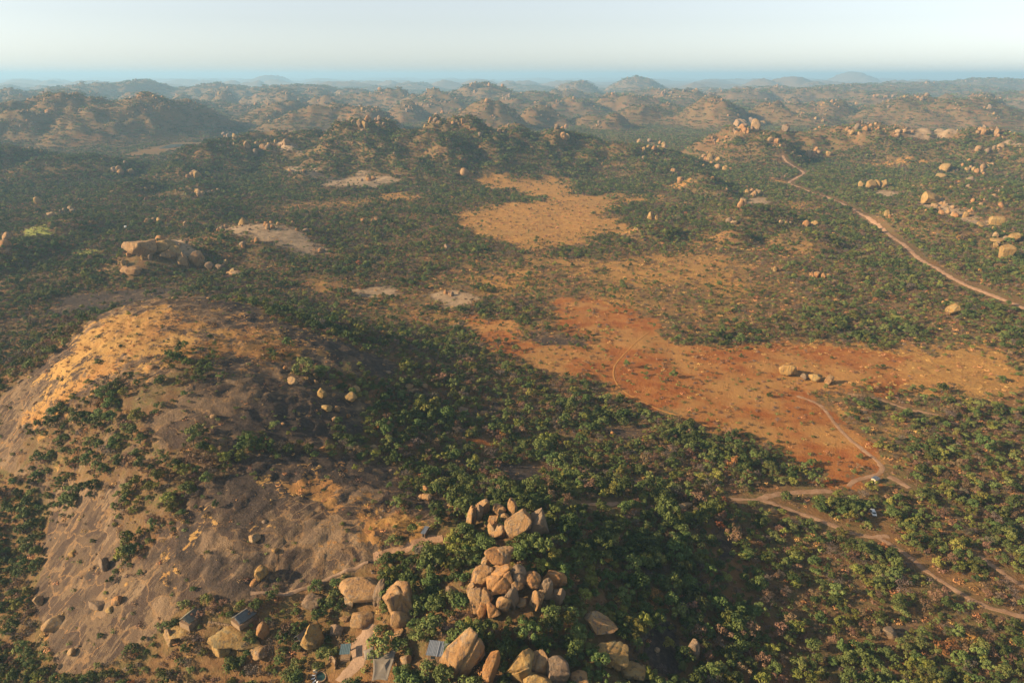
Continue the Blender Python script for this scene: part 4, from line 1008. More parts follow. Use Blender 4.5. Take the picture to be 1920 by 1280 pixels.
# narrow metal roofed shed on the bare shoulder
P, drop = seat(797, 1001, 1.9, 0.1)
t = thing('metal_roofed_shed', 'narrow shed with shiny metal roof at the edge of bare sandy ground', 'shed', P, math.radians(-14)); t.scale = (0.75, 0.85, 0.75)
box('floor_slab', (0, 0, -drop / 2), (2.0, 4.6, drop), M_STONE, t)
for c, s in (((0, -2.0, 0.95), (1.7, 0.12, 1.9)), ((0, 2.0, 1.0), (1.7, 0.12, 2.0)), ((-0.8, 0, 0.95), (0.12, 3.88, 1.9)), ((0.8, 0, 0.95), (0.12, 3.88, 1.9))): box('wall', c, s, M_WOOD, t)
box('door', (0.1, -2.08, 0.85), (0.75, 0.05, 1.7), M_DARK, t, 0.0)
ribbed_roof('roof_panel', -1.05, 1.05, -2.4, 2.02, 2.4, 2.2, M_ZINC, t, 0.35)
# sail roof of the lodge terrace
P, drop = seat(722, 1262, 3.6, 0.0)
t = thing('sail_roof', 'pale stretched canvas roof coming to a point among trees', 'canopy', P, 0.0)
cor = [(3.0, 5.2, 3.6), (-3.4, 1.6, 2.9), (-2.4, -5.6, 2.6), (1.8, -5.6, 2.6), (2.5, 1.4, 2.9)]
v, f = [], []
cen = np.mean(cor, 0) + np.array([0, 0, 0.1])
NB = 40
for i in range(NB):
    u = i / NB * 5; k = int(u); w = u - k
    A, B = np.array(cor[k]), np.array(cor[(k + 1) % 5]); e = A + (B - A) * w
    pull = 0.09 * 4 * w * (1 - w)
    e = e + (cen - e) * pull * (1 if k != 3 else 0.6)
    for j in range(7):
        q = j / 6; p = cen + (e - cen) * q
        p[2] -= 0.35 * math.sin(math.pi * q)
        v.append(p)
for i in range(NB):
    for j in range(6):
        a, b2 = i * 7 + j, ((i + 1) % NB) * 7 + j
        f.append((a, a + 1, b2 + 1, b2))
poly_obj('canopy', v, f, M_SAIL, t, True, 0.04)
for c in cor: cyl('pole', (c[0] * 1.02, c[1] * 1.02, -1.2), (c[0], c[1], c[2] + 0.15), 0.09, 0.07, M_WOOD, t, 8)
P, drop = seat(694, 1240, 1.4, 0.0)
t = thing('sail_roof', 'small curved canvas awning behind the pointed canvas roof', 'canopy', P, 0.3)
v, f = [], []
for i in range(9):
    for j in range(9):
        a, b2 = i / 8 * 2 - 1, j / 8 * 2 - 1
        v.append((a * 1.6 * (1 - 0.15 * (1 - b2 * b2)), b2 * 2.3 * (1 - 0.15 * (1 - a * a)), 2.5 + 0.5 * a * b2 + 0.2 * (1 - a * a)))
for i in range(8):
    for j in range(8): f.append((i * 9 + j, i * 9 + j + 1, i * 9 + j + 10, i * 9 + j + 9))
poly_obj('canopy', v, f, M_SAIL, t, True, 0.04)
for a in (-1, 1):
    for b2 in (-1, 1): cyl('pole', (a * 1.6, b2 * 2.3, -1.0), (a * 1.58, b2 * 2.28, 2.5 + 0.5 * a * b2 + 0.08), 0.06, 0.05, M_WOOD, t, 8)
# pool and loungers
P, drop = seat(602, 1271, 1.8, 0.12)
SITES.append((P.x, P.y, 2.6))
t = thing('swimming_pool', 'oval dark green pool with pale stone rim below the stone wall', 'pool', P, 0.5); t.scale = (0.6, 0.6, 0.8)
n = 36
def oval(r): return [(math.cos(2 * math.pi * k / n) * 2.0 * r, math.sin(2 * math.pi * k / n) * 2.8 * r) for k in range(n)]
v = [(x_, y_, 0.10) for x_, y_ in oval(1.22)] + [(x_, y_, 0.10) for x_, y_ in oval(1.0)] + [(x_, y_, -0.5) for x_, y_ in oval(1.0)] + [(x_, y_, -drop - 0.4) for x_, y_ in oval(1.25)]
f = []
for k in range(n):
    m_ = (k + 1) % n
    f += [(k, m_, n + m_, n + k), (n + k, n + m_, 2 * n + m_, 2 * n + k), (k, 3 * n + k, 3 * n + m_, m_)]
poly_obj('rim', v, f, M_STONE, t)
poly_obj('water', [(x_, y_, -0.12) for x_, y_ in oval(1.0)], [tuple(range(n))], M_POOLW, t)
for k in range(5):
    a = math.radians(118 + k * 27) + 0.5
    q = P + Vector((math.cos(a) * 2.1, math.sin(a) * 2.5, 0))
    q.z = max(float(hs(q.x, q.y)), P.z - 0.1) + 0.05
    l = thing('sun_lounger', 'white sun lounger set round the rim of the dark green pool', 'lounger', q, a - math.pi / 2, 'sun loungers round the pool')
    box('bed', (0, 0.25, 0.32), (0.62, 1.3, 0.10), M_WHITE, l)
    bk = box('backrest', (0, 0, 0), (0.62, 0.75, 0.09), M_WHITE, l); bk.location = (0, -0.65, 0.52); bk.rotation_euler = (math.radians(-35), 0, 0)
    l.scale = (0.55, 0.55, 0.55)
    for a2 in (-0.25, 0.25):
        for b2 in (-0.35, 0.8): box('leg', (a2, b2, 0.07), (0.05, 0.05, 0.40), M_STEEL, l, 0.0)
Pp = gp(592, 1263)
t = thing('parasol', 'square cream parasol at the edge of the dark green pool', 'parasol', (Pp[0], Pp[1], Pp[2]), 0.4); t.scale = (0.6, 0.6, 0.6)
poly_obj('canopy', [(-1, -1, 2.1), (1, -1, 2.1), (1, 1, 2.1), (-1, 1, 2.1), (0, 0, 2.6)], [(0, 1, 4), (1, 2, 4), (2, 3, 4), (3, 0, 4)], M_CREAM, t, thick=0.03)
cyl('pole', (0, 0, -0.2), (0, 0, 2.55), 0.04, 0.04, M_WOOD, t, 8); cyl('base', (0, 0, -0.1), (0, 0, 0.12), 0.3, 0.28, M_STEEL, t, 14)

# stone walls: every stone its own part
stone_m = [boulder_mesh('stone', 5000 + k, 2, 6, 1.0, M_STONE) for k in range(5)]
def stone_wall(pix, label, h, size, courses):
    pts = [gp(*p) for p in pix]
    t = thing('stone_wall', label, 'wall', pts[0])
    k = 0
    for c in range(courses):
        acc = 0.5 * size * (c % 2)
        for A, B in zip(pts[:-1], pts[1:]):
            L = math.hypot(B[0] - A[0], B[1] - A[1])
            while acc < L:
                q = acc / L
                o = bpy.data.objects.new('stone', stone_m[k % 5]); C.objects.link(o); o.parent = t
                x_, y_ = A[0] + (B[0] - A[0]) * q, A[1] + (B[1] - A[1]) * q
                o.location = (x_ - pts[0][0], y_ - pts[0][1], float(hs(x_, y_)) - pts[0][2] + h * (c + 0.4))
                o.scale = (size * random.uniform(0.5, 0.68), size * random.uniform(0.4, 0.55), h * random.uniform(0.58, 0.75)); o.rotation_euler = (0, 0, math.atan2(B[1] - A[1], B[0] - A[0]) + random.uniform(-0.2, 0.2))
                acc += size; k += 1
            acc -= L
    for p in pts: SITES.append((p[0], p[1], 1.2))
    return t
stone_wall([(619, 1241), (623, 1239), (627, 1242), (630, 1248), (629, 1257)], 'short curved stone wall above the dark green pool', 0.55, 0.55, 4)
stone_wall([(392, 1167), (408, 1169), (433, 1174), (450, 1171)], 'low stone wall between the two gabled tents', 0.35, 0.6, 2)
stone_wall([(796, 1237), (812, 1238), (832, 1237)], 'low stone retaining wall below the grey metal roofed house', 0.45, 0.6, 2)

# cream cabin in the valley
P, drop = seat(1640, 903, 2.2, 0.1)
SITES.append((P.x, P.y - 5, 3.0))
t = thing('cream_cabin', 'small cream cabin with dark blue roof beside the sandy track', 'cabin', P, math.radians(34)); t.scale = (0.85, 0.85, 0.85)
box('foundation', (0, 0, -drop / 2), (3.7, 2.9, drop), M_STONE, t)
for c, s in (((0, -1.25, 1.05), (3.4, 0.14, 2.1)), ((0, 1.25, 1.05), (3.4, 0.14, 2.1)), ((-1.63, 0, 1.05), (0.14, 2.36, 2.1)), ((1.63, 0, 1.05), (0.14, 2.36, 2.1))): box('wall', c, s, M_CREAM, t)
d = box('door', (0.5, -1.34, 0.9), (0.8, 0.05, 1.8), M_WOOD, t, 0.0); box('handle', (0.8, -1.38, 0.9), (0.05, 0.05, 0.15), M_STEEL, d, 0.0)
w = box('window', (-0.7, -1.34, 1.25), (0.8, 0.05, 0.7), M_GLASS, t, 0.0); box('sill', (-0.7, -1.38, 0.86), (0.95, 0.12, 0.06), M_WHITE, w, 0.0)
box('window', (-1.72, 0, 1.25), (0.05, 0.8, 0.7), M_GLASS, t, 0.0)
ribbed_roof('roof_panel', -1.95, 1.95, -1.65, 2.05, -0.02, 2.62, M_NAVY, t); ribbed_roof('roof_panel', -1.95, 1.95, 1.65, 2.05, 0.02, 2.62, M_NAVY, t)
for a in (-1.63, 1.63): poly_obj('gable', [(a, -1.25, 2.1), (a, 1.25, 2.1), (a, 0, 2.52)], [(0, 1, 2)], M_CREAM, t, thick=0.1)

# white van
P, drop = seat(1637, 964, 3.2, 0.0)
SITES.append((P.x, P.y - 5, 3.0))
P.z = float(hs(P.x, P.y)) + 0.05
t = thing('white_van', 'white van parked on bare ground beside an orange tree', 'van', P, math.radians(-9)); t.scale = (0.8, 0.8, 0.8)
prof = [(-2.3, 0.45), (-2.35, 0.95), (-2.05, 1.15), (-1.45, 1.30), (-0.75, 1.98), (-0.5, 2.05), (2.1, 2.05), (2.28, 1.9), (2.35, 0.95), (2.3, 0.45)]
v = []
for sx, ins in ((-0.9, 0), (-0.93, 1), (0.93, 1), (0.9, 0)):
    for (y_, z_) in prof:
        k = 0.88 if (z_ > 1.5) else 1.0
        v.append((sx * k * (1.0 if ins else 0.985), y_ * (1 if ins else 0.985), z_))
n = len(prof); f = []
for a in range(3):
    for k in range(n): f.append((a * n + k, a * n + (k + 1) % n, (a + 1) * n + (k + 1) % n, (a + 1) * n + k))
f += [tuple(range(n))[::-1], tuple(range(3 * n, 4 * n))]
body = poly_obj('body', v, f, M_WHITE, t, bevel=0.03)
poly_obj('windscreen', [(-0.74, -1.42, 1.335), (0.74, -1.42, 1.335), (0.70, -0.80, 1.945), (-0.70, -0.80, 1.945)], [(0, 1, 2, 3)], M_GLASS, t).location.z = 0.022
for sx in (-1, 1):
    for y0, y1 in ((-0.75, 0.15), (0.3, 1.15), (1.3, 2.1)):
        poly_obj('side_window', [(sx * 0.915, y0, 1.28), (sx * 0.915, y1, 1.28), (sx * 0.845, y1, 1.82), (sx * 0.845, y0, 1.82)], [(0, 1, 2, 3)], M_GLASS, t, thick=0.012)
    box('headlight', (sx * 0.68, -2.36, 0.86), (0.34, 0.08, 0.18), M_LAMP, t, 0.0)
    box('wing_mirror', (sx * 1.03, -1.0, 1.35), (0.18, 0.1, 0.2), M_RUBBER, t)
    for yy in (-1.5, 1.45):
        wh = cyl('wheel', (sx * 0.74, yy, 0.36), (sx * 0.95, yy, 0.36), 0.36, 0.36, M_RUBBER, t, 18); cyl('rim', (sx * 0.951, yy, 0.36), (sx * 0.965, yy, 0.36), 0.2, 0.2, M_STEEL, wh, 14)
box('front_bumper', (0, -2.38, 0.52), (1.8, 0.16, 0.26), M_RUBBER, t); box('rear_bumper', (0, 2.38, 0.52), (1.8, 0.14, 0.26), M_RUBBER, t)
box('rear_window', (0, 2.31, 1.5), (1.4, 0.03, 0.5), M_GLASS, t, 0.0); box('bonnet_vent', (0, -1.86, 1.262), (0.8, 0.16, 0.03), M_RUBBER, t, 0.0)
for yy in (-0.2, 0.6, 1.4): box('roof_bar', (0, yy, 2.10), (1.5, 0.06, 0.05), M_STEEL, t, 0.0)
# far white tank in the dark valley bush
Pp = gp(236, 428)
t = thing('water_tank', 'small white tank standing in dark bush behind the whaleback', 'tank', Pp)
cyl('tank_body', (0, 0, -0.5), (0, 0, 2.6), 1.5, 1.5, M_WHITE, t, 20); cyl('lid', (0, 0, 2.6), (0, 0, 3.1), 1.54, 0.3, M_WHITE, t, 20)
SITES.append((Pp[0], Pp[1], 3.0))

# ------------------------------------------------------------------ trees
def leaf_material(name, c1, c2, c3):
    m, nt, b = new_mat(name, 0.75, 0.12)
    oi = nt.nodes.new('ShaderNodeObjectInfo')
    p = objco(nt)
    n1 = noise(nt, p, 0.9, 3, 0.6); n2 = noise(nt, p, 5.0, 2, 0.6)
    o = mixc(nt, ramp(nt, n1, 0.35, 0.65), c1, c2)
    o = mixc(nt, ramp(nt, n2, 0.50, 0.75, 0, 0.6), o, c3)
    hsv = nt.nodes.new('ShaderNodeHueSaturation')
    nt.links.new(o, hsv.inputs['Color'])
    nt.links.new(ramp(nt, oi.outputs['Random'], 0, 1, 0.47, 0.51), hsv.inputs['Hue'])
    rr = math2(nt, 'FRACT', math2(nt, 'MULTIPLY', oi.outputs['Random'], 7.13), 0)
    nt.links.new(ramp(nt, rr, 0, 1, 0.75, 1.65), hsv.inputs['Value'])
    nt.links.new(hsv.outputs[0], b.inputs['Base Color'])
    return m
LEAF = {
 'green': leaf_material('dark_green_leaves', (0.050, 0.073, 0.021), (0.074, 0.102, 0.027), (0.118, 0.136, 0.037)),
 'olive': leaf_material('olive_leaves', (0.076, 0.098, 0.029), (0.108, 0.128, 0.037), (0.155, 0.152, 0.046)),
 'yellow': leaf_material('yellow_green_leaves', (0.115, 0.125, 0.026), (0.16, 0.155, 0.032), (0.20, 0.175, 0.04)),
 'brown': leaf_material('dry_brown_leaves', (0.13, 0.082, 0.045), (0.165, 0.108, 0.06), (0.20, 0.14, 0.08)),
 'grey': leaf_material('bare_grey_twigs', (0.085, 0.066, 0.052), (0.115, 0.090, 0.070), (0.15, 0.12, 0.095)),
 'rust': leaf_material('rusty_leaves', (0.20, 0.095, 0.030), (0.24, 0.13, 0.042), (0.28, 0.17, 0.055)),
}
mb, ntb, bb = new_mat('bark', 0.95, 0.05)
bb.inputs['Base Color'].default_value = col((0.11, 0.085, 0.065))
ntb.links.new(mixc(ntb, noise(ntb, objco(ntb), 3.0, 4), (0.07, 0.052, 0.04), (0.16, 0.125, 0.095)), bb.inputs['Base Color'])
M_BARK = mb

def tree_geo(seed, lobes, cards, size, flat_=0.8, hgt=1.0, gap=0.0):
    """trunk with limbs and a crown of small leaf-clump faces; crown about 2 wide, tree about 2*hgt tall (unit tree, scaled later)"""
    r = np.random.default_rng(seed)
    cen = []
    for k in range(lobes):
        a = 2 * math.pi * (k + r.uniform(-0.3, 0.3)) / max(1, lobes - 1)
        q = 0.0 if k == 0 else r.uniform(0.30, 0.95)
        z = 1.25 * hgt + (r.uniform(0.1, 0.28) if k == 0 else r.uniform(-0.55, 0.25))
        cen.append((q * math.cos(a), q * math.sin(a), z, r.uniform(0.26, 0.60)))
    tv, tf = [], []
    lean = r.normal(0, 0.08, 2)
    fork = np.array([lean[0], lean[1], 0.55 * hgt])
    tube(tv, tf, (0, 0, -0.25), fork, 0.075, 0.05, 6)
    for (x, y, z, rr) in cen:
        mid = fork * 0.45 + np.array([x, y, z]) * 0.55 + r.normal(0, 0.05, 3)
        tube(tv, tf, fork, mid, 0.04, 0.024, 4); tube(tv, tf, mid, (x, y, z + 0.1), 0.024, 0.01, 4)
    P, N = [], []
    per = cards // lobes
    for (x, y, z, rr) in cen:
        d = r.normal(size=(per, 3)); d /= np.linalg.norm(d, axis=1)[:, None]
        d[:, 2] = np.where(d[:, 2] < -0.35, -d[:, 2], d[:, 2])
        rad = rr * (r.uniform(0.72, 1.06, per))
        q = np.array([x, y, z]) + d * rad[:, None] * np.array([1, 1, flat_])
        P.append(q); N.append(d)
    P = np.concatenate(P); N = np.concatenate(N)
    keep = r.random(len(P)) > gap
    P, N = P[keep], N[keep]
    N = N + r.normal(0, 0.42, N.shape); N /= np.linalg.norm(N, axis=1)[:, None]
    U = np.cross(N, r.normal(size=N.shape)); U /= np.linalg.norm(U, axis=1)[:, None]
    W = np.cross(N, U)
    s = size * r.uniform(0.6, 1.35, len(P))[:, None]
    k = r.uniform(0.5, 1.0, len(P))[:, None]
    V = np.stack([P - U * s, P - W * s * k * 0.8 + N * s * 0.15, P + U * s * 0.9, P + W * s * k + N * s * 0.1], 1).reshape(-1, 3)
    F = np.arange(len(V)).reshape(-1, 4)
    return tv, tf, V, F

def mesh_np(name, V, F, mat):
    me = bpy.data.meshes.new(name)
    V = np.asarray(V, np.float32); F = np.asarray(F, np.int32)
    me.vertices.add(len(V)); me.vertices.foreach_set('co', V.ravel())
    me.loops.add(F.size); me.loops.foreach_set('vertex_index', F.ravel())
    me.polygons.add(len(F)); me.polygons.foreach_set('loop_start', (np.arange(len(F)) * 4).astype(np.int32))
    me.update(calc_edges=True)
    me.materials.append(mat)
    return me

KIND = {  # shapes: lobes, leaf faces, face size, crown flatness, height, gaps
 'green': [(9, 760, 0.105, 0.85, 1.0, 0.0), (7, 700, 0.11, 0.95, 1.15, 0.0), (8, 720, 0.105, 0.75, 0.9, 0.0)],
 'olive': [(7, 620, 0.10, 0.8, 0.95, 0.05), (8, 640, 0.105, 0.7, 0.85, 0.05)],
 'yellow': [(7, 640, 0.105, 0.85, 1.0, 0.0), (8, 600, 0.10, 0.8, 0.9, 0.05)],
 'brown': [(7, 460, 0.09, 0.8, 0.85, 0.1), (6, 420, 0.09, 0.75, 0.8, 0.1)],
 'grey': [(8, 420, 0.07, 0.8, 0.85, 0.1), (7, 380, 0.075, 0.8, 0.8, 0.1)],
 'rust': [(7, 520, 0.10, 0.8, 0.9, 0.05)],
}
variants = []    # (kind, crown mesh, trunk mesh, joined mesh for the far mass)
for kk, kd in enumerate(KIND):
    for j, args in enumerate(KIND[kd]):
        tv, tf, V, F = tree_geo(500 + kk * 10 + j, *args)
        crown = mesh_np('crown', V, F, LEAF[kd])
        trunk = mesh_np('trunk', tv, tf, M_BARK)
        both = mesh_np('tree_shape', np.concatenate([V, np.array(tv)]), np.concatenate([F, np.array(tf) + len(V)]), LEAF[kd])
        both.materials.append(M_BARK)
        mi = np.zeros(len(both.polygons), np.int32); mi[len(F):] = 1
        both.polygons.foreach_set('material_index', mi)
        variants.append((kd, crown, trunk, both))
kinds = [v[0] for v in variants]

# far clumps: a stand of several small crowns in one patch of canopy
def clump_mesh(seed, kinds_, span, n, cards):
    r = np.random.default_rng(seed)
    VV, FF, MI = [], [], []; off = 0; ms = []
    for k in range(n):
        kd = kinds_[r.integers(len(kinds_))]
        tv, tf, V, F = tree_geo(seed * 31 + k, 3, cards, 0.30, 0.8, 0.8, 0)
        s = r.uniform(1.7, 3.0)
        V = V * s + np.array([*(r.uniform(-span, span, 2)), -0.6])
        VV.append(V); FF.append(F + off); off += len(V)
        if kd not in ms: ms.append(kd)
        MI += [ms.index(kd)] * len(F)
    me = mesh_np('stand_shape', np.concatenate(VV), np.concatenate(FF), LEAF[ms[0]])
    for kd in ms[1:]: me.materials.append(LEAF[kd])
    me.polygons.foreach_set('material_index', np.array(MI, np.int32))
    return me
clumps = [clump_mesh(900 + i, ['green', 'green', 'olive', 'olive', 'brown'], 9, 11, 48) for i in range(5)]
clumps += [clump_mesh(950 + i, ['olive', 'brown', 'grey', 'green'], 9, 7, 48) for i in range(3)]

fp = np.array(footprints)
def clear_of(x, y, r):
    bad = np.zeros(len(x), bool)
    for (a, b, q) in fp:
        m = np.nonzero((np.abs(x - a) < q + 4) & (np.abs(y - b) < 2 * q + 5))[0]
        if len(m):
            bad[m] |= ((x[m] - a) ** 2 + (y[m] - b) ** 2 < (q * 0.86 + 0.32 * r[m]) ** 2) | ((x[m] - a) ** 2 + (y[m] - b + 0.7 * q + 1.2) ** 2 < (q * 0.66 + 0.22 * r[m]) ** 2)
    return ~bad

def scatter(ymin, ymax, cell, seed, wide=0.80, pad=40):
    r = np.random.default_rng(seed)
    ys = np.arange(ymin, ymax, cell)
    X, Y = [], []
    for yy in ys:
        n = int(2 * (wide * yy + pad) / cell)
        X.append((np.arange(n) - n / 2 + r.uniform(-0.5, 0.5, n)) * cell)
        Y.append(yy + r.uniform(-0.5, 0.5, n) * cell)
    return np.concatenate(X), np.concatenate(Y), r

def pick_kind(x, y, r, dens):
    n = len(x)
    tone = fbm(x, y, 55, 3, 610); t2 = fbm(x, y, 22, 2, 611)
    koppie = np.exp(-(((x - 5) / 60) ** 2 + ((y - 165) / 62) ** 2))
    w = np.stack([np.clip(0.34 + 0.7 * tone + 0.9 * koppie, 0.03, 2), np.clip(0.32 + 0.25 * tone, 0.05, 1), np.clip(0.16 + 0.4 * t2 + 0.15 * koppie, 0.02, 1),
                  np.clip(0.21 - 0.5 * tone - 0.2 * koppie, 0.02, 1), np.clip(0.20 - 0.5 * t2 - 0.2 * koppie, 0.015, 1), np.full(n, 0.006)], 1)
    w = np.cumsum(w / w.sum(1)[:, None], 1)
    return (r.random(n)[:, None] > w).sum(1)
names_k = list(KIND)
by_kind = {k: [i for i, v in enumerate(kinds) if v == k] for k in names_k}

xa, ya, r = scatter(70, 330, 2.75, 40)
xb, yb, r = scatter(330, 1500, 3.1, 41)
x = np.concatenate([xa, xb]); y = np.concatenate([ya, yb])
_, _, red_, _, _, dens = cover(x, y)
keep = r.random(len(x)) < dens * np.where(y < 700, 1.0, 0.85)
x, y, dens = x[keep], y[keep], dens[keep]
kop_ = np.exp(-(((x - 5) / 70) ** 2 + ((y - 165) / 60) ** 2))
rad = (0.65 + 1.75 * r.random(len(x)) ** 1.7) * (0.75 + 0.35 * dens) * (1 + 0.18 * kop_) * (1 + 0.30 * np.clip(fbm(x, y, 40, 2, 77), -0.6, 1))
big = r.random(len(x)) < 0.10; rad[big] *= 1.45
keep = clear_of(x, y, rad) & ~near_road(x, y)
for (bx, by, br) in SITES:
    keep &= (x - bx) ** 2 + (y - by) ** 2 > (br * 0.95 + rad * 0.4) ** 2
    keep &= (x - bx) ** 2 + (y - by + 0.5 * br + 1.2) ** 2 > (br * 0.8 + rad * 0.3) ** 2
x, y, rad, dens = x[keep], y[keep], rad[keep], dens[keep]
ki = pick_kind(x, y, r, dens)
# small, low growth on the bare dome
ondome = inside(W_['dome'][0], x, y)
rad = np.where(ondome, rad * (0.75 + 0.35 * dens), rad)
rad = np.where((ki == 3) | (ki == 4), rad * 0.9, rad)
vi = np.array([by_kind[names_k[k]][int(q * len(by_kind[names_k[k]]))] for k, q in zip(ki, r.random(len(x)))])
z = hs(x, y) - 0.15
hscale = rad * r.uniform(0.7, 1.35, len(x))
rot = r.uniform(0, 2 * math.pi, len(x))
px, py, dd = project(x, y, z + hscale)
inview = (px > 4) & (px < 1916) & (py > 145) & (py < 1272)
app = np.where(inview, rad / dd, 0)
cand = np.argsort(-app)[:900]
vis = np.zeros(len(x), bool)
vis[cand] = visible(x[cand], y[cand], z[cand] + 1.2 * hscale[cand], 0.3)
order = [i for i in cand if vis[i]][:300]

SITE_WORDS = [(820, 1225, 70, 'growing beside the grey metal roofed house'), (640, 1240, 75, 'growing round the teal roof and the pool'), (410, 1150, 110, 'growing round the two gabled tents'), (450, 1250, 140, 'growing below the rock terrace of the tents'), (750, 1090, 80, 'growing round the huge faceted boulder'),
              (850, 1130, 80, 'growing between the main boulder pile and the huge faceted boulder'), (960, 1160, 70, 'growing at the foot of the main boulder pile'), (960, 1030, 60, 'growing between the two boulder clusters on the koppie'), (1060, 1200, 90, 'growing among the mossy boulders'), (1180, 1130, 110, 'growing on the shaded slope below the koppie'),
              (1120, 960, 70, 'growing on the shaded slope behind the upper boulder cluster'), (1130, 1060, 70, 'growing on the shaded slope beside the main boulder pile'), (1240, 1000, 80, 'growing along the dark gully under the koppie'), (1260, 1230, 70, 'growing round the dark rock sheet under the koppie'), (1380, 1240, 90, 'growing beside the grey jagged rock'), (1400, 1120, 100, 'growing in a dip of the valley bush'), (1550, 1200, 160, 'growing in the dense valley bush'), (1760, 1200, 170, 'growing beside the track past the grassy glade'), (1650, 1020, 130, 'growing near the white van'), (100, 1200, 150, 'growing in the forest at the foot of the dome flank'),
              (250, 1020, 110, 'growing in a gully of the dome flank'), (780, 970, 80, 'growing near the small metal roof'), (250, 1250, 90, 'growing on the slope below the first tent')]
LOOK = {'green': 'dark green leafy tree', 'olive': 'olive green bushy tree', 'yellow': 'yellow green leafy tree', 'brown': 'dry brown bushy tree', 'grey': 'grey leafless bushy tree', 'rust': 'rust orange leafy tree'}
chosen = np.zeros(len(x), bool)
LAND = [(o.location.x, o.location.y, o['label']) for o in C.objects if o.get('category') not in (None, 'tree', 'lounger') and o.parent is None and not o.get('group') and len(o['label'].split()) <= 11]
for i in order:
    kd, crown, trunk, both = variants[vi[i]]
    e = bpy.data.objects.new('bushy_tree', None); C.objects.link(e)
    e.empty_display_size = 0.3
    e.location = (x[i], y[i], z[i]); e.rotation_euler = (0, 0, rot[i]); e.scale = (rad[i], rad[i], hscale[i])
    for nm, me in (('trunk', trunk), ('crown', crown)):
        c = bpy.data.objects.new(nm, me); C.objects.link(c); c.parent = e
    q = min(SITE_WORDS, key=lambda s: math.hypot(px[i] - s[0], py[i] - s[1]) / s[2])
    near_ = min(LAND, key=lambda s: math.hypot(x[i] - s[0], y[i] - s[1]))
    sz_ = 'large ' if rad[i] > 2.6 else 'small ' if rad[i] < 1.9 else ''
    e['label'] = sz_ + LOOK[kd] + ' ' + q[3]; e['category'] = 'tree'; e['group'] = sz_ + LOOK[kd] + 's ' + q[3]
    if math.hypot(x[i] - near_[0], y[i] - near_[1]) < 11:
        e['label'] = LOOK[kd].replace(' leafy', '').replace(' bushy', '') + ' beside the ' + near_[2]; e['group'] = 'trees beside the ' + near_[2] + ', ' + kd
    chosen[i] = True

# ------------------------------------------------------------------ the rest of the woodland as one mass
def instancer(name, shapes, x, y, z, idx, sx, sz, rot, label):
    src = bpy.data.collections.new(name + '_shapes')
    for k, me in enumerate(shapes):
        o = bpy.data.objects.new('%s_shape_%03d' % (name, k), me); src.objects.link(o)
    me = bpy.data.meshes.new(name)
    me.vertices.add(len(x)); me.vertices.foreach_set('co', np.stack([x, y, z], -1).astype(np.float32).ravel())
    for an, ty, d in (('pick', 'INT', idx.astype(np.int32)), ('turn', 'FLOAT', rot.astype(np.float32))):
        me.attributes.new(an, ty, 'POINT').data.foreach_set('value', d)
    me.attributes.new('size', 'FLOAT_VECTOR', 'POINT').data.foreach_set('vector', np.stack([sx * (0.82 + 0.36 * ((np.arange(len(sx)) * 0.618) % 1)), sx, sz], -1).astype(np.float32).ravel())
    o = bpy.data.objects.new(name, me); C.objects.link(o)
    ng = bpy.data.node_groups.new(name + '_nodes', 'GeometryNodeTree')
    ng.interface.new_socket('Geometry', in_out='INPUT', socket_type='NodeSocketGeometry')
    ng.interface.new_socket('Geometry', in_out='OUTPUT', socket_type='NodeSocketGeometry')
    n = ng.nodes; L = ng.links
    gi = n.new('NodeGroupInput'); go = n.new('NodeGroupOutput')
    ci = n.new('GeometryNodeCollectionInfo'); ci.inputs['Collection'].default_value = src
    ci.inputs['Separate Children'].default_value = True; ci.inputs['Reset Children'].default_value = True
    ip = n.new('GeometryNodeInstanceOnPoints'); ip.inputs['Pick Instance'].default_value = True
    def attr(nm, ty):
        a = n.new('GeometryNodeInputNamedAttribute'); a.data_type = ty; a.inputs['Name'].default_value = nm
        return a.outputs['Attribute']
    cx = n.new('ShaderNodeCombineXYZ'); L.new(attr('turn', 'FLOAT'), cx.inputs['Z'])
    L.new(gi.outputs[0], ip.inputs['Points']); L.new(ci.outputs[0], ip.inputs['Instance'])
    L.new(attr('pick', 'INT'), ip.inputs['Instance Index']); L.new(cx.outputs[0], ip.inputs['Rotation']); L.new(attr('size', 'FLOAT_VECTOR'), ip.inputs['Scale'])
    L.new(ip.outputs[0], go.inputs[0])
    md = o.modifiers.new('scatter', 'NODES'); md.node_group = ng
    o['kind'] = 'stuff'; o['label'] = label
    return o

rest = ~chosen
instancer('woodland', [v[3] for v in variants], x[rest], y[rest], z[rest], vi[rest], rad[rest], hscale[rest], rot[rest], 'savanna woodland of mixed green and dry brown trees')

def stands(ymin, ymax, cell, seed, grow):
    x, y, r = scatter(ymin, ymax, cell, seed, 0.74, 60)
    _, _, _, _, _, dens = cover(x, y)
    z = hs(x, y)
    k = (r.random(len(x)) < dens * 1.25) & ~near_road(x, y, 6) & clear_of(x, y, np.full(len(x), 6.0))
    x, y, z = x[k], y[k], z[k]
    s = r.uniform(0.75, 1.25, len(x)) * grow
    return x, y, z - 0.5, r.integers(0, len(clumps), len(x)), s, s * r.uniform(0.8, 1.15, len(x)), r.uniform(0, 6.28, len(x))
a = stands(1000, 3000, 17, 71, 1.0); b_ = stands(3000, 9000, 38, 72, 2.0)
instancer('distant_woodland', clumps, *[np.concatenate([p, q]) for p, q in zip(a, b_)], 'distant bush covering the far hills as one mass')

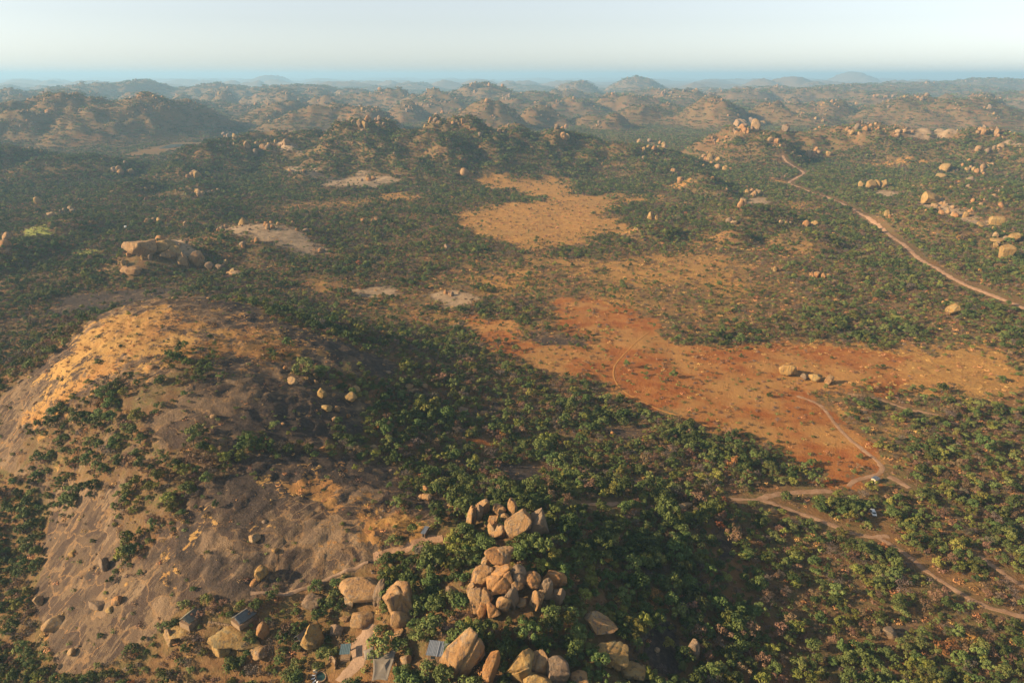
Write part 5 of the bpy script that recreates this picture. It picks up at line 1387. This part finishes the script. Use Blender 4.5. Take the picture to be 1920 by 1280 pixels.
# low dry scrub and grass tufts between the trees
def tuft_mesh(seed, mat, n=46, spread=0.8, h=0.55):
    r = np.random.default_rng(seed)
    V = []
    for k in range(n):
        a = r.uniform(0, 6.28); q = spread * math.sqrt(r.random()); c = np.array([q * math.cos(a), q * math.sin(a), r.uniform(0.05, h)])
        nrm = np.array([math.cos(a) * q, math.sin(a) * q, 0.6]) + r.normal(0, 0.4, 3); nrm /= np.linalg.norm(nrm)
        u = np.cross(nrm, r.normal(size=3)); u /= np.linalg.norm(u); w = np.cross(nrm, u); s = r.uniform(0.08, 0.2)
        V += [c - u * s, c - w * s * 0.8, c + u * s, c + w * s]
    return mesh_np('tuft_shape', np.array(V), np.arange(len(V)).reshape(-1, 4), mat)
straw = leaf_material('straw', (0.30, 0.17, 0.06), (0.38, 0.23, 0.08), (0.24, 0.12, 0.05))
tufts = [tuft_mesh(1, LEAF['brown']), tuft_mesh(2, LEAF['grey']), tuft_mesh(3, straw), tuft_mesh(4, LEAF['olive']), tuft_mesh(5, straw, 60, 1.1, 0.35), tuft_mesh(6, LEAF['brown'], 60, 1.0, 0.7)]
xa, ya, r = scatter(90, 450, 2.8, 80, 0.9, 20)
xb, yb, r = scatter(450, 1000, 4.2, 81, 0.8, 20)
x = np.concatenate([xa, xb]); y = np.concatenate([ya, yb])
rk, yl, rd, sn, gn, dens = cover(x, y)
p_ = np.where(rk > 0.4, 0.10 + 0.35 * yl + 0.5 * dens + 0.25 * np.clip(fbm(x, y, 14, 3, 83) * 2, 0, 1), 0.75) * np.where((rd > 0.3) | ((yl > 0.4) & (rk < 0.3)), 0.35, 1) * (1 - 0.6 * sn * (rk > 0.4))
k = (r.random(len(x)) < p_) & ~near_road(x, y, -1.0) & clear_of(x, y, np.full(len(x), 0.5))
for (bx, by, br) in SITES: k &= (x - bx) ** 2 + (y - by) ** 2 > (br + 0.5) ** 2
x, y, yl, rk = x[k], y[k], yl[k], rk[k]
pick = np.where(r.random(len(x)) < 0.25 + 0.6 * yl, r.choice([2, 4], len(x)), r.choice([0, 1, 3, 3, 3, 5], len(x)))
s = r.uniform(0.6, 1.8, len(x)) * np.where(rk > 0.4, 0.8, 1.0) * np.where(y > 450, 1.35, 1.0)
instancer('dry_scrub', tufts, x, y, hs(x, y), pick, s, s * r.uniform(0.7, 1.3, len(x)), r.uniform(0, 6.28, len(x)), 'low dry scrub and straw tufts between trees')

# loose stones and far boulders as masses
stones = [boulder_mesh('stone_shape', 300 + i, 2, 5, 0.8, MATS['gyplo'[i]]) for i in range(5)]
x, y, r = scatter(95, 460, 3.4, 91, 0.9, 20)
rk, yl, rd, sn, gn, dens = cover(x, y)
k = (r.random(len(x)) < rk * np.clip(0.03 + 1.3 * np.clip(fbm(x, y, 18, 3, 93) - 0.08, 0, 1), 0, 0.8)) & ~near_road(x, y)
x, y = x[k], y[k]; s = 0.2 + 1.5 * r.random(len(x)) ** 5
instancer('loose_stones', stones, x, y, hs(x, y) + 0.05 * s, r.integers(0, 5, len(x)), s, s * 0.7, r.uniform(0, 6.28, len(x)), 'loose stones strewn over the bare granite')
x, y, r = scatter(620, 7500, 20, 95, 0.74, 60)
z = hs(x, y)
e = 25.0
relief = z - 0.25 * (hs(x + 6 * e, y) + hs(x - 6 * e, y) + hs(x, y + 6 * e) + hs(x, y - 6 * e))
cl = fbm(x, y, 110, 3, 96, 0.6)
k = r.random(len(x)) < np.clip(0.01 + relief / 42 + cl * 1.25 - 0.26 + 0.14 * ((x > 0.22 * y) & (y > 700) & (y < 2000)), 0, 0.75) * np.where(y < 2200, 1.0, np.where(y < 4000, 0.5, 0.25)) * (z > 6)
k &= ~near_road(x, y, 4)
x, y = np.repeat(x[k], 3), np.repeat(y[k], 3)
g_ = np.where(y < 2500, 7, 14)
x = x + r.normal(0, 1, len(x)) * g_; y = y + r.normal(0, 1, len(x)) * g_
s = (0.7 + 2.6 * r.random(len(x)) ** 2) * np.where(y < 1800, 1.05, np.where(y < 3500, 1.35, 1.9)) * (1 + (r.random(len(x)) < 0.15) * 0.9)
fl = np.array([q[0] for q in field]); fs = np.array([q[1] for q in field])
x = np.concatenate([x, fl[:, 0]]); y = np.concatenate([y, fl[:, 1]]); s = np.concatenate([s, fs[:, 0]])
far_rocks = [boulder_mesh('rock_shape', 360 + i, 2, 5, 0.8, MATS['gyollo'[i]]) for i in range(6)]
instancer('boulder_field', far_rocks, x, y, hs(x, y) + 0.3 * s, r.integers(0, 6, len(x)), s, s * r.uniform(0.8, 1.6, len(x)), r.uniform(0, 6.28, len(x)), 'granite boulders scattered over the distant koppies')

finish_haze()
